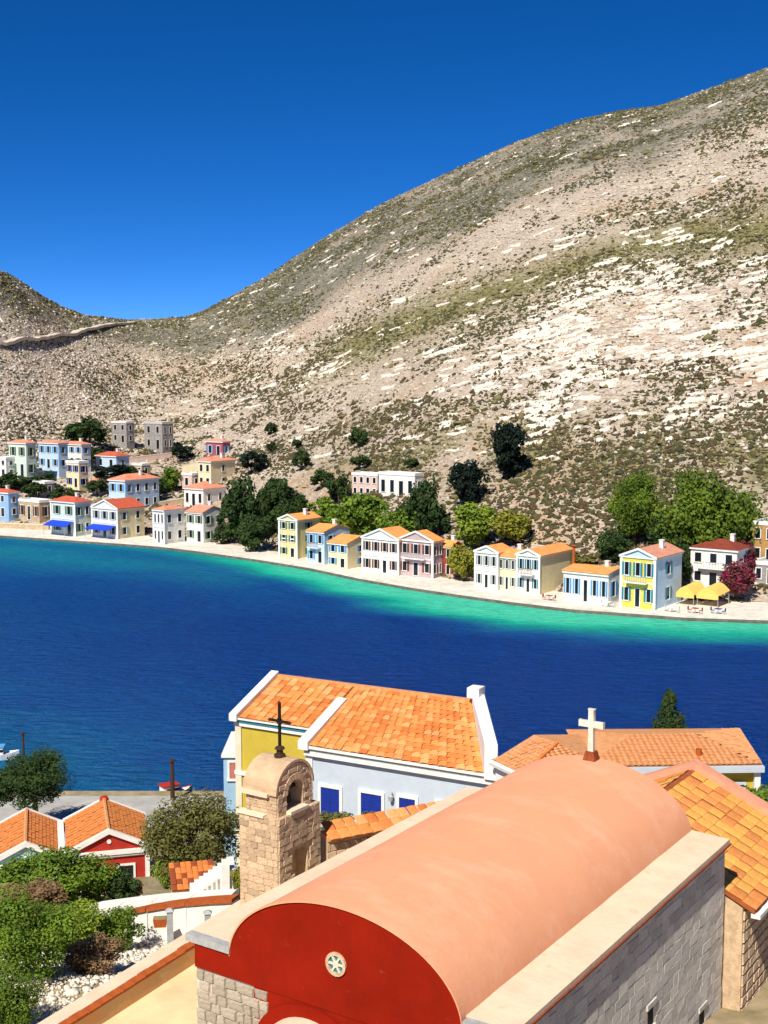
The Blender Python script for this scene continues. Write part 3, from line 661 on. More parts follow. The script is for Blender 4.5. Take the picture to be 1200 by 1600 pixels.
# -- right waterfront
H_(743, 777, 800, 918, 861, 'ped', 'o', 'white', 'narrow white gabled house first in the right hand row', 3, 2, 1, 'c', z=QZ, pil=True)
H_(778, 806, 830, 921, 868, 'side', 'o', 'cream', 'cream recessed house between two white gables', 3, 2, 1, 'c', z=QZ)
H_(808, 842, 892, 925, 866, 'ped', 'o', 'white', 'white gabled house with teal shutters and a broad pale yellow side', 3, 2, 0, 't', side='pale', z=QZ, pil=True, balc='n')
H_(880, 950, 982, 938, 891, 'side', 'o', 'white', 'wide low white house with pale blue shutters beside the yellow fronted house', 5, 1, 2, 'sb', z=QZ, rise=.45)
H_(970, 1022, 1064, 947, 868, 'ped', 'p', 'sky', 'yellow fronted house with light blue side wall and pink roof', 3, 2, 1, 't', facade='yel', z=QZ, pil=True, balc='sb')
H_(1078, 1150, 1174, 915, 856, 'hip', 'd', 'white', 'white house with dark red roof and deep balcony openings at the right', 3, 2, 1, None, balc='c', rise=1.2)
H_(1174, 1210, 1240, 880, 818, 'flat', 'w', 'brown', 'ochre brown house with white roof edge at the right border', 2, 2, 1, None)
H_(1176, 1230, 1260, 912, 880, 'flat', 'w', 'stone', 'low grey terrace building below the ochre brown house', 3, 1, 1, None)

# terrace walls between the rows of the left town
def town_wall(x0, y0, x1, y1, hpx, m, label):
    a, b_ = on_hill(x0, y0), on_hill(x1, y1); d = b_-a; L_ = d.length; h = hpx/FPX*a.y
    o = empty('terrace_wall', a, math.atan2(d.y, d.x), label, 'wall'); dz = d.z
    MB().hexa([(0,0,-2),(L_,0,dz-2),(L_,.5,dz-2),(0,.5,-2),(0,0,h),(L_,0,dz+h),(L_,.5,dz+h),(0,.5,h)]).build('wall', m, o)
    MB().hexa([(-.05,-.06,h),(L_+.05,-.06,dz+h),(L_+.05,.56,dz+h),(-.05,.56,h),(-.05,-.06,h+.14),(L_+.05,-.06,dz+h+.14),(L_+.05,.56,dz+h+.14),(-.05,.56,h+.14)]).build('coping', M_cream, o)
town_wall(0, 744, 18, 742, 10, WALL['white'], 'white wall at the left edge under the pale green tall house')
town_wall(60, 776, 82, 772, 6, WALL['stone'], 'grey stone wall above the roofless tan house')
town_wall(250, 792, 288, 786, 7, WALL['tan'], 'tan garden wall right of the sky blue two storey house')
town_wall(284, 742, 312, 735, 14, WALL['cream'], 'cream garden wall left of the cream hillside house')
town_wall(340, 730, 370, 726, 8, WALL['pink'], 'pinkish wall behind the cream hillside house')
town_wall(200, 722, 268, 714, 6, WALL['pink'], 'pinkish rubble wall below the grey ruins')
town_wall(0, 826, 76, 829, 8, WALL['tan'], 'low tan wall along the left end of the far quay')
town_wall(830, 862, 880, 868, 10, WALL['pink'], 'pinkish terrace wall behind the pale yellow sided house')
town_wall(1040, 868, 1082, 872, 8, WALL['stone'], 'grey stone wall left of the dark red roofed house')
# restaurant canopies, boats and poles on the far quay
def canopy(px, yb, wpx, hpx, label):
    P = atz(px, yb, QZ); W = wpx/FPX*P.y; Hh = hpx/FPX*P.y
    o = empty('canopy', P, TH_S, label, 'canopy', 'yellow canopies in front of the restaurant')
    b_ = MB(); n = 10
    top = [(W*k/n, 0, Hh*.62+math.sin(math.pi*k/n)*Hh*.38) for k in range(n+1)]
    for a, c_ in zip(top, top[1:]): b_.slab([(a[0],0,a[2]),(c_[0],0,c_[2]),(c_[0],4.5,c_[2]+.25),(a[0],4.5,a[2]+.25)], .06)
    b_.build('cloth', M_awy, o)
    v_ = MB()
    for a, c_ in zip(top, top[1:]): v_.hexa([(a[0],-.06,Hh*.40),(c_[0],-.06,Hh*.40),(c_[0],-.01,Hh*.40),(a[0],-.01,Hh*.40),(a[0],-.06,a[2]),(c_[0],-.06,c_[2]),(c_[0],-.01,c_[2]),(a[0],-.01,a[2])])
    v_.build('valance', M_awy, o)
    for xx in (.1, W-.1):
        for yy in (.1, 4.3): MB().tube([(xx,yy,0),(xx,yy,Hh*.62)], .05, 6).build('pole', M_zinc, o)
canopy(1056, 944, 30, 30, 'left yellow canopy over the quay restaurant by the light blue side wall')
canopy(1088, 946, 36, 30, 'right yellow canopy over the quay restaurant beside the bougainvillea')
plant('bougainvillea', L_pink, 1150, 880, 938, 62, 'magenta bougainvillea bush beside the yellow canopies', 'shrub', Y=None, trunk=.1)
plant('bougainvillea', L_pink, 1165, 850, 905, 40, 'purple climber covering the right of the dark red roofed house', 'shrub', Y=None, trunk=.1)
def cafe_table(px, py, col, label):
    P = atz(px, py, QZ); o = empty('cafe_table', P, TH_S, label, 'table', 'cafe tables on the quay')
    MB().box(-.45,.45,-.45,.45,.70,.76).build('tabletop', col, o); MB().lathe([(.24,0),(.05,.05),(.05,.70)], 8).build('leg', M_zinc, o)
    for k, (x, y, rz) in enumerate(((-.85,0,0),(.85,0,math.pi))):
        q = empty('cafe_chair', o.location + Matrix.Rotation(TH_S, 3, 'Z') @ Vector((x, y, 0)), TH_S+rz, label.replace('table', 'chair on the %s of the table' % ('left', 'right')[k]), 'chair', 'cafe chairs on the quay')
        MB().box(-.22,.22,-.22,.22,.42,.47).build('seat', col, q); MB().box(-.25,-.20,-.22,.22,.47,.92).build('backrest', col, q)
        lg = wmesh(('chairleg',), lambda: MB().box(-.02,.02,-.02,.02,0,.42).mesh('leg', M_zinc))
        for a in (-.19,.19):
            for b_ in (-.19,.19): link('leg', lg, q).location = (a, b_, 0)
cafe_table(1050, 956, M_white, 'white cafe table left of the yellow canopies')
cafe_table(1086, 958, M_hred, 'red cafe table in front of the yellow canopies')
cafe_table(1122, 959, M_blue, 'blue cafe table right before the bougainvillea')
cafe_table(950, 948, M_white, 'white cafe table before the wide low white house')
cafe_table(858, 938, M_rust, 'brown cafe table before the pale yellow sided house')
def boat(P, rz, Ln, hull, label, cabin=True, mast=0, top=None):
    o = empty('boat', P, rz, label, 'boat')
    b_ = MB(); secs = [(-.5,.30,.36,0),(-.25,.38,.34,-.02),(.05,.40,.35,-.02),(.32,.26,.42,.02),(.5,.02,.52,.12)]
    vs = []; 
    for sx, wd, h, kz in secs:
        vs += [(sx*Ln,-wd*Ln*.45,h*Ln*.45),(sx*Ln,-wd*Ln*.30,kz*Ln-.12),(sx*Ln,wd*Ln*.30,kz*Ln-.12),(sx*Ln,wd*Ln*.45,h*Ln*.45)]
    fs = [(0,1,2,3),(16,19,18,17)]
    for k in range(4):
        a = k*4
        fs += [(a,a+4,a+5,a+1),(a+1,a+5,a+6,a+2),(a+2,a+6,a+7,a+3)]
    b_.add(vs, fs); b_.build('hull', hull, o)
    d = MB(); 
    for k in range(4):
        a, c_ = secs[k], secs[k+1]
        d.add([(a[0]*Ln,-a[1]*Ln*.43,a[2]*Ln*.40),(c_[0]*Ln,-c_[1]*Ln*.43,c_[2]*Ln*.40),(c_[0]*Ln,c_[1]*Ln*.43,c_[2]*Ln*.40),(a[0]*Ln,a[1]*Ln*.43,a[2]*Ln*.40)], [(0,1,2,3)])
    d.build('deck', M_white, o)
    if cabin:
        cb = MB().box(-.28*Ln,.10*Ln,-.14*Ln,.14*Ln,.12*Ln,.34*Ln).build('cabin', M_white, o)
        MB().box(-.22*Ln,.101*Ln+.02,-.142*Ln-.02,.142*Ln+.02,.22*Ln,.29*Ln).build('cabin_window', M_dark, cb)
        MB().box(-.31*Ln,.13*Ln,-.16*Ln,.16*Ln,.34*Ln,.37*Ln).build('cabin_roof', top or SHUT['sb'], cb)
    if mast: MB().tube([(.05*Ln,0,.1),(.05*Ln,0,mast)], [.14,.08], 8).build('mast', M_wood, o)
    return o
M_bluehull = mat('white_hull', (.75,.78,.82), .1, 2, rough=.4); M_redhull = mat('red_hull', (.45,.04,.05), .2, 2, rough=.4)
P = atz(0, 1186, 0); boat(P, R(8), 3.4, M_bluehull, 'white boat with blue cabin roof afloat at the left edge')
P = atz(270, 1247, 0); boat(P, R(35), 3.4, M_redhull, 'small red hulled boat with white cabin moored by the thick dark post', top=M_hred)
def pole(name, px, y0, y1, Y, rad, m, label, cat='pole'):
    a = at(px, y1, Y); h = (y1-y0)/FPX*Y
    o = empty(name, a, 0, label, cat); MB().tube([(0,0,-.3),(0,0,h)], [rad, rad*.7], 8).build('shaft', m, o)
    MB().lathe([(0,0),(rad*1.5,.01),(rad*1.4,.12),(0,.16)], 8, (0,0,h-.05)).build('cap', m, o)
pole('lamp_post', 39, 1140, 1255, 97, .13, M_wood, 'slim dark post rising behind the round tree on the near quay')
pole('mooring_post', 270, 1184, 1262, 98.6, .20, M_wood, 'thick dark wooden post on the near quay beside the red boat', 'post')
pole('chimney_pipe', 896, 852, 890, 200, .3, M_rust, 'rust brown stack behind the wide low white house', 'chimney')

# far trees, each its own
T = plant
T('tree', L_dark, 378, 742, 850, 66, 'big dark green tree, left one of the clump at the end of the left town', fine=1)
T('tree', L_dark, 428, 740, 832, 62, 'big dark green tree, right one of the clump at the end of the left town', fine=1, var=1)
T('tree', L_dark, 398, 800, 862, 58, 'low dark tree in front of the clump, right on the quay', fine=1, var=1)
T('tree', L_mid, 568, 768, 850, 88, 'bright green round tree below the pinkish hillside house', fine=1)
T('tree', L_mid, 622, 790, 850, 60, 'smaller green tree right of the round tree below the hillside house', fine=1, var=1)
T('tree', L_dark, 662, 745, 842, 54, 'dark upright tree right of the pinkish hillside house', fine=1)
T('tree', L_vdark, 792, 662, 748, 62, 'nearly black tall tree standing highest on the slope', fine=1)
T('tree', L_vdark, 729, 722, 790, 62, 'nearly black tree left below the highest one', fine=1, var=1)
T('tree', L_lite, 742, 786, 858, 72, 'light green tree behind the narrow white gabled house', fine=1)
T('tree', L_yel, 800, 796, 852, 62, 'yellowish tree between the light green tree and the bare slope', fine=1)
T('tree', L_yel, 724, 850, 908, 46, 'yellow green shrub filling the gap between middle and right row', 'shrub', fine=1, trunk=.1)
T('pine_tree', L_pine, 992, 742, 850, 98, 'rounded pine above the yellow fronted house, smaller of the two pines', shape='round', fine=3, trunk=.14)
T('pine_tree', L_pine, 1100, 733, 862, 168, 'very wide domed pine above the dark red roofed house', shape='dome', fine=3, trunk=.22)
T('shrub', L_dark, 958, 828, 880, 54, 'dark green shrub under the smaller pine', 'shrub', trunk=.1)
T('shrub', L_dark, 350, 818, 850, 34, 'dark shrub in front of the greyish white house', 'shrub', fine=0, trunk=.1)
T('tree', L_dark, 140, 652, 700, 60, 'dark tree beside the grey stone ruins, uppermost left', fine=0)
T('tree', L_dark, 118, 660, 692, 40, 'small dark tree left of the uppermost left tree', fine=0)
T('tree', L_vdark, 178, 725, 752, 64, 'dark tree behind the grey blue low house', fine=0)
T('tree', L_dark, 72, 738, 762, 34, 'dark tree under the light blue upper house', fine=0)
T('tree', L_dark, 25, 742, 764, 50, 'dark tree row piece under the pale green tall house', fine=0)
T('tree', L_dark, 60, 752, 776, 44, 'dark shrub above the roofless tan house', 'shrub', fine=0, trunk=.1)
T('tree', L_dark, 152, 748, 774, 36, 'dark tree left of the sky blue two storey house', fine=0)
T('tree', L_mid, 268, 730, 768, 40, 'green tree right of the sky blue two storey house', fine=0)
T('tree', L_vdark, 286, 695, 720, 36, 'dark tree right of the larger grey stone ruin', fine=0)
T('tree', L_vdark, 398, 704, 740, 40, 'dark tree above the big dark clump', fine=0)
T('tree', L_dark, 472, 702, 734, 30, 'dark round bush, lone on the slope above the middle row', fine=0)
T('tree', L_dark, 502, 732, 764, 36, 'dark bush left of the pinkish hillside house', fine=0)
T('tree', L_dark, 530, 742, 788, 40, 'dark tree touching the left of the pinkish hillside house', fine=0)
T('shrub', L_dark, 559, 668, 700, 28, 'highest dark bush on the slope above the pinkish house', 'shrub', fine=0, trunk=.1)
T('shrub', L_dark, 567, 712, 730, 34, 'dark bush right above the pinkish house roof', 'shrub', fine=0, trunk=.1)
T('shrub', L_dark, 424, 660, 678, 20, 'small dark bush high above the big dark clump', 'shrub', fine=0, trunk=.1)
T('shrub', L_dark, 425, 690, 706, 16, 'small dark bush below the high one on the slope', 'shrub', fine=0, trunk=.1)
T('shrub', L_dark, 463, 686, 700, 16, 'small dark bush above the lone round bush', 'shrub', fine=0, trunk=.1)
T('shrub', L_dark, 644, 716, 732, 24, 'small dark bush above the right end of the pinkish house', 'shrub', fine=0, trunk=.1)
T('tree', L_dark, 462, 768, 806, 50, 'dark tree behind the straw yellow house', fine=0)
T('tree', L_mid, 505, 776, 820, 54, 'green tree behind the light blue balcony house', fine=0)
T('tree', L_dark, 685, 790, 838, 36, 'dark tree behind the narrow dark red house', fine=0)
T('tree', L_dark, 12, 738, 768, 40, 'dark tree at the left edge under the pale green tall house', fine=0)
T('tree', L_dark, 100, 760, 790, 50, 'dark tree behind the white house with the blue awning', fine=0)
T('tree', L_dark, 205, 728, 752, 46, 'dark tree right of the grey blue low house', fine=0, var=1)
T('tree', L_dark, 150, 700, 722, 44, 'dark tree below the smaller grey ruin', fine=0, var=1)
T('tree', L_dark, 246, 742, 776, 40, 'dark tree at the right corner of the sky blue two storey house', fine=0, var=1)
T('tree', L_dark, 372, 770, 846, 60, 'dark tree on the quay side of the left clump tree', fine=1)
T('tree', L_dark, 446, 776, 836, 50, 'dark tree between the clump and the straw yellow house', fine=1, var=1)
T('tree', L_mid, 540, 786, 836, 56, 'green tree left of the bright round tree', fine=1)
T('tree', L_dark, 646, 776, 836, 52, 'dark tree above the mauve gabled house', fine=1, var=1)
T('shrub', L_olive, 912, 862, 888, 50, 'olive shrub behind the wide low white house', 'shrub', fine=0, trunk=.05)
T('tree', L_dark, 1040, 800, 872, 60, 'dark tree under the left side of the wide domed pine', fine=1)
T('tree', L_mid, 1150, 800, 862, 70, 'green tree under the right side of the wide domed pine', fine=1)
T('tree', L_dark, 1062, 842, 920, 40, 'dark tree squeezed between light blue side wall and white balcony house', fine=0)

# ------------------------------------------------------------------ near hillside
ZY = [(-60,44),(0,27),(15,19),(25,17.0),(36,16.6),(45,13.6),(55,10.2),(65,6.8),(75,4.3),(83,2.0),(88,.9),(101,.9)]
def near_z(x, y): return np.interp(y, *_pp(ZY)) + fbm(np.asarray(x)/5, np.asarray(y)/5, 71, 3)*.55*np.clip((88-np.asarray(y))/10, 0, 1)
gx = np.linspace(-60, 60, 200); gy = np.linspace(-40, 101, 240); X, Y = np.meshgrid(gx, gy); Z = near_z(X, Y)
i = np.arange(239)[:, None]*200 + np.arange(199)[None]
M_earth = mat('dry_earth', (.42,.33,.21), .4, .9, col2=(.20,.17,.08), bump=.6, bscale=4)
tag(link('near_slope', np_mesh('near_slope', np.stack([X,Y,Z],-1).reshape(-1,3), np.stack([i,i+1,i+201,i+200],-1).reshape(-1,4), M_earth, True)), kind='structure')
tag(MB().box(-90, 90, 89, 99.3, -1, 1.05).build('near_quay', mat('grey_quay', (.44,.43,.41), .25, .7, bump=.3)), kind='structure')

def on_plane(px, py, P0, n):
    d = ray(px, py); o = Vector((0,0,CAMH)); n = Vector(n); t = (Vector(P0)-o).dot(n)/d.dot(n); return o + d*t

# stones laid piece by piece
def stone_meshes(m, n=6, dep=.06, seed=1, bev=.87):
    out = []; rr = random.Random(seed)
    for k in range(n):
        j = lambda s: rr.uniform(-s, s)
        a = [(-.5+j(.07),0,-.5+j(.09)),(.5+j(.07),0,-.5+j(.09)),(.5+j(.07),0,.5+j(.09)),(-.5+j(.07),0,.5+j(.09))]
        b_ = [(p[0]*bev, -dep*(1+j(.4)), p[2]*bev) for p in a]
        mb = MB().add(a+b_, [(4,5,6,7),(0,1,5,4),(1,2,6,5),(2,3,7,6),(3,0,4,7)]); out.append(mb.mesh('stone', m))
    return out
def lay_stones(parent, O, ux, uz, n, wd, ht, rows, sw, meshes, keep=None, name='stone', seed=2, gap=.025, hf=(.82,.93)):
    # O: lower left corner in the parent's frame, ux along, uz up, n outward
    rr = random.Random(seed); O = Vector(O); ux = Vector(ux); uz = Vector(uz); n = Vector(n); h = ht/rows; cnt = 0
    for r_ in range(rows):
        x = -rr.uniform(0, sw)*.6
        while x < wd:
            s = sw*rr.uniform(.6, 1.45); x0 = max(x, 0); x1 = min(x+s, wd); x += s
            if x1-x0 < sw*.25: continue
            c_ = O + ux*((x0+x1)/2) + uz*(h*(r_+.5))
            if keep and not keep((x0+x1)/2, h*(r_+.5), x1-x0): continue
            M = Matrix.Identity(4)
            for a, v in ((0, ux*(x1-x0-gap)), (1, -n), (2, uz*(h*rr.uniform(*hf)))):
                M[0][a], M[1][a], M[2][a] = v
            M.translation = c_ + n*.004
            o = bpy.data.objects.new(name, rr.choice(meshes)); C.objects.link(o); o.parent = parent; o.matrix_local = M; cnt += 1
    return cnt
# roof tiles laid piece by piece
def tile_unit(m, arch=.16, seg=4):
    mb = MB(); vs = []; fs = []
    for e, (y, zo) in enumerate(((-.56,.10),(.5,.0))):
        for k in range(seg+1):
            t = k/seg; vs.append((-.5+t, y, zo+math.sin(math.pi*t)*arch))
    for e, (y, zo) in enumerate(((-.56,.04),(.5,-.06))):
        for k in range(seg+1):
            t = k/seg; vs.append((-.5+t, y, zo+math.sin(math.pi*t)*arch*.8))
    s = seg+1
    for k in range(seg):
        fs += [(k,k+1,s+k+1,s+k),(2*s+k,2*s+k+1,k+1,k)]
    return mb.add(vs, fs).mesh('roof_tile', m)
TILES = [tile_unit(M_tile), tile_unit(M_tile), tile_unit(M_tile2), tile_unit(M_tile3)]
def tile_slope(parent, e0, e1, r0, r1, rows, cols, name='roof_tile', joined=None, zs=.16, seed=4, keep=None, meshes=None):
    e0, e1, r0, r1 = map(Vector, (e0, e1, r0, r1)); rr = random.Random(seed); mb = MB()
    for i in range(rows):
        for j in range(cols):
            u0, u1 = j/cols, (j+1)/cols; v0, v1 = i/rows, (i+1)/rows
            P = lambda u, v: (e0.lerp(e1, u)).lerp(r0.lerp(r1, u), v)
            c_ = P((u0+u1)/2, (v0+v1)/2); ax = P(u1, (v0+v1)/2)-P(u0, (v0+v1)/2); ay = P((u0+u1)/2, v1)-P((u0+u1)/2, v0)
            if keep and not keep(c_): continue
            nn = ax.cross(ay).normalized()
            if nn.z < 0: nn = -nn
            ax = ax*rr.uniform(.9, .98); c_ = c_ + ax*rr.uniform(-.03,.03) + nn*rr.uniform(0,.02)
            if joined is None:
                M = Matrix.Identity(4)
                for a, v in ((0, ax), (1, ay), (2, nn*zs*2.2)): M[0][a], M[1][a], M[2][a] = v
                M.translation = c_
                o = bpy.data.objects.new(name, rr.choice(meshes or TILES)); C.objects.link(o); o.parent = parent; o.matrix_local = M
            else:
                q = [c_-ax*.5-ay*.55+nn*zs*.5, c_-ay*.55+nn*zs*1.0, c_+ax*.5-ay*.55+nn*zs*.5, c_+ax*.5+ay*.5, c_+ay*.5+nn*zs*.5, c_-ax*.5+ay*.5]
                lo = [q[0]-nn*zs*.5, q[1]-nn*zs*.6, q[2]-nn*zs*.5]
                mb.add(q+lo, [(0,1,4,5),(1,2,3,4),(6,7,1,0),(7,8,2,1)])
    if joined is not None: return tag(mb.build(name+'s', joined, parent), kind='stuff')

# ------------------------------------------------------------------ the vaulted church
TH = .587
A_ = Vector((math.sin(TH), math.cos(TH), 0)); R_ = Vector((math.cos(TH), -math.sin(TH), 0))
C0 = Vector((-.8516, 25.870, 0)); LCH, RV, KV, ZS, ZL = 12.63, 3.0, .61, 21.25, 21.5
ch = empty('church', C0 + Vector((0,0,13)), -TH, 'large vaulted church with salmon barrel roof and red front, nearest building', 'church')
def CL(P): d = Vector(P)-C0; return Vector((d.dot(R_), d.dot(A_), d.z-13))   # world -> church frame
zl, zs_ = ZL-13, ZS-13
# vault
nu, nv = 56, 70; U, Vv = np.meshgrid(np.linspace(0, math.pi, nu), np.linspace(.0, LCH, nv))
rad = 1+.006*fbm(U*3, Vv*.8, 91, 3); X = RV*np.cos(U)*rad; Zz = zs_+RV*KV*np.sin(U)*rad+.006*fbm(U*4, Vv*2, 93, 2)
V = np.stack([X, Vv, Zz], -1).reshape(-1, 3); i = np.arange(nv-1)[:, None]*nu+np.arange(nu-1)[None]
link('vault', np_mesh('vault', V, np.stack([i,i+nu,i+nu+1,i+1],-1).reshape(-1,4), M_vault, True), ch)
arc = lambda n, r=RV, z=zs_: [(r*math.cos(math.pi*k/n), z+r*KV*math.sin(math.pi*k/n)) for k in range(n+1)]
MB().prism([(x, LCH-.05, z) for x, z in arc(32, RV-.01)], (0,.05,0)).build('end_wall', M_ridge, ch)
# body and ledges
MB().box(-4.05, 3.93, .02, LCH, 0, zl-.22).build('body', M_mortar, ch)
for s in (1, -1):
    x0, x1 = (2.55, 4.06) if s > 0 else (-4.25, -2.55)
    b_ = MB(); n = 26
    for k in range(n):
        y0, y1 = LCH*k/n, LCH*(k+1)/n; dz = [.012*vnoise(np.array(y*1.3), np.array(s*3.3), 5) for y in (y0, y1)]
        zo = [zl-.04, zl] if s > 0 else [zl, zl-.04]
        f = lambda x, y, d, top: (x, y, (zl-.17 if not top else (zl + (.0 if abs(x) < 3 else -.05))+float(d)))
        b_.hexa([f(x0,y0,0,0),f(x1,y0,0,0),f(x1,y1,0,0),f(x0,y1,0,0),f(x0,y0,dz[0],1),f(x1,y0,dz[0],1),f(x1,y1,dz[1],1),f(x0,y1,dz[1],1)])
    b_.build('ledge', M_ledge, ch)
    if s > 0: MB().box(3.94, 4.10, .0, LCH+.02, zl-.215, zl-.172).build('drip_course', M_tbrown, ch)
MB().box(-4.27, -2.98, -.22, -.004, zl-.20, zl-.03).build('eave_stone', M_zinc, ch)
MB().box(3.02, 4.08, -.22, -.004, zl-.20, zl-.03).build('eave_stone', M_zinc, ch)
# red front: arch, shoulders, and an opening band above the door hood
fz = 20.72-13
ar = arc(40, RV-.01, zs_)
poly = [(4.02,-.16,fz)] + [(4.02,-.16,zl-.22),(2.99,-.16,zl-.22)] + [(x,-.16,z) for x, z in ar if z > zl-.2] + [(-2.99,-.16,zl-.22),(-4.05,-.16,zl-.22),(-4.05,-.16,fz)]
MB().prism(poly, (0,.155,0)).build('red_front', M_red, ch)
rim = MB()
for (xa, za), (xb, zb) in zip(ar, ar[1:]):
    rim.hexa([(xa,-.20,za-.02),(xb,-.20,zb-.02),(xb,-.0,zb-.02),(xa,-.0,za-.02),(xa*1.004,-.20,za+.02),(xb*1.004,-.20,zb+.02),(xb*1.004,0,zb+.02),(xa*1.004,0,za+.02)])
rim.build('arch_rim', M_vault, ch)
MB().box(-4.05, 3.93, -.10, .018, 0, fz-.01).build('lower_front', M_mortar, ch)
GS = stone_meshes(M_fstone, 7)
lay_stones(ch, (-4.03,-.10,fz-1.9), (1,0,0), (0,0,1), (0,-1,0), 2.1, 1.85, 8, .36, GS, seed=11, gap=.012, hf=(.90,1.0))
# door hood
hp = CL(on_plane(491, 1586, C0+Vector((0,0,0)), A_)); hx = hp.x; hz = hp.z-.02
n = 20; ro, ri = 1.22, 1.0
hd = MB(); hood_c = hz-ro*.85
for k in range(n):
    a0, a1 = math.pi*k/n, math.pi*(k+1)/n
    g = lambda r, a, y: (hx+r*math.cos(a), y, hood_c+r*.85*math.sin(a))
    hd.hexa([g(ri,a0,-.75),g(ri,a1,-.75),g(ri,a1,-.1),g(ri,a0,-.1),g(ro,a0,-.75),g(ro,a1,-.75),g(ro,a1,-.1),g(ro,a0,-.1)])
hd.build('door_hood', M_ledge, ch)
rd_ = MB()
for k in range(n):
    a0, a1 = math.pi*k/n, math.pi*(k+1)/n
    g = lambda r, a, y: (hx+r*math.cos(a), y, hood_c+r*.85*math.sin(a))
    rd_.hexa([g(ro+.005,a0,-.19),g(ro+.005,a1,-.19),g(ro+.005,a1,-.162),g(ro+.005,a0,-.162),g(ro+.32,a0,-.19),g(ro+.32,a1,-.19),g(ro+.32,a1,-.162),g(ro+.32,a0,-.162)])
rd_.build('hood_surround', M_red, ch)
MB().box(hx-1.55, 3.9, -.14, -.102, fz-1.5, fz-.012).build('red_dado', M_red, ch)
# rosette
rp_ = CL(on_plane(526, 1506, C0 - A_*.16, A_)); rx, rzz = rp_.x, rp_.z
ros = MB(); n = 20; ro, ri = .26, .19
for k in range(n):
    a0, a1 = 2*math.pi*k/n, 2*math.pi*(k+1)/n; g = lambda r, a, y: (rx+r*math.cos(a), y, rzz+r*math.sin(a))
    ros.hexa([g(ri,a0,-.21),g(ri,a1,-.21),g(ri,a1,-.162),g(ri,a0,-.162),g(ro,a0,-.21),g(ro,a1,-.21),g(ro,a1,-.162),g(ro,a0,-.162)])
rw = ros.build('rose_window', M_bstone, ch)
MB().prism([(rx+.19*math.cos(2*math.pi*k/16), -.166, rzz+.19*math.sin(2*math.pi*k/16)) for k in range(16)], (0,.003,0)).build('pane', M_teal, rw)
tr = MB()
for k in range(6):
    a = 2*math.pi*k/6; dx, dz = math.cos(a), math.sin(a); 
    tr.hexa([(rx+dz*.022,-.20,rzz-dx*.022),(rx+dx*.19+dz*.022,-.20,rzz+dz*.19-dx*.022),(rx+dx*.19+dz*.022,-.168,rzz+dz*.19-dx*.022),(rx+dz*.022,-.168,rzz-dx*.022),
             (rx-dz*.022,-.20,rzz+dx*.022),(rx+dx*.19-dz*.022,-.20,rzz+dz*.19+dx*.022),(rx+dx*.19-dz*.022,-.168,rzz+dz*.19+dx*.022),(rx-dz*.022,-.168,rzz+dx*.022)])
tr.prism([(rx+.075*math.cos(2*math.pi*k/12), -.203, rzz+.075*math.sin(2*math.pi*k/12)) for k in range(12)], (0,.03,0))
tr.build('tracery', M_cream, rw)
# side wall: stones and two small windows
wins = []
for px, py, ww, hh in ((1016,1588,.34,.50),(1096,1592,.36,.55)):
    q = CL(on_plane(px, py, C0+R_*3.93, R_)); wins.append((q.y, q.z, ww, hh))
    o = MB().box(3.90, 3.938, q.y-ww/2, q.y+ww/2, q.z-hh/2, q.z+hh/2).build('window', M_hole, ch)
    f = MB(); f.box(3.935, 3.985, q.y-ww/2-.12, q.y+ww/2+.12, q.z+hh/2, q.z+hh/2+.14); f.build('lintel', M_stone, o)
    MB().box(3.935, 4.0, q.y-ww/2-.08, q.y+ww/2+.08, q.z-hh/2-.08, q.z-hh/2).build('sill', M_stone, o)
def keepw(x, z, w_):
    y = x; zz = 2.6+z; P = C0 + R_*3.95 + A_*y + Vector((0,0,13+zz)); s = screen(P.x, P.y, P.z)
    if s[1] > 1640 or s[0] < 790: return False
    return all(abs(y-a) > ww/2+w_/2+.02 or abs(zz-b_) > hh/2+.16 for a, b_, ww, hh in wins)
lay_stones(ch, (3.93,0,2.6), (0,1,0), (0,0,1), (1,0,0), LCH, zl-.225-2.6, 20, .50, stone_meshes(M_stone, 7, .012, 3, .93), keepw, seed=5, gap=.0, hf=(.97,1.04))

# pale slab right of the church, added to bounce sunlight onto its wall
tag(MB().hexa([C0+R_*4.2+A_*(-8)+Vector((0,0,10)), C0+R_*22+A_*(-8)+Vector((0,0,10)), C0+R_*16+A_*20+Vector((0,0,10)), C0+R_*4.2+A_*20+Vector((0,0,10)), C0+R_*4.2+A_*(-8)+Vector((0,0,16)), C0+R_*22+A_*(-8)+Vector((0,0,15.6)), C0+R_*16+A_*20+Vector((0,0,15.0)), C0+R_*4.2+A_*20+Vector((0,0,15.4))]).build('bounce_slab', M_path), kind='structure')
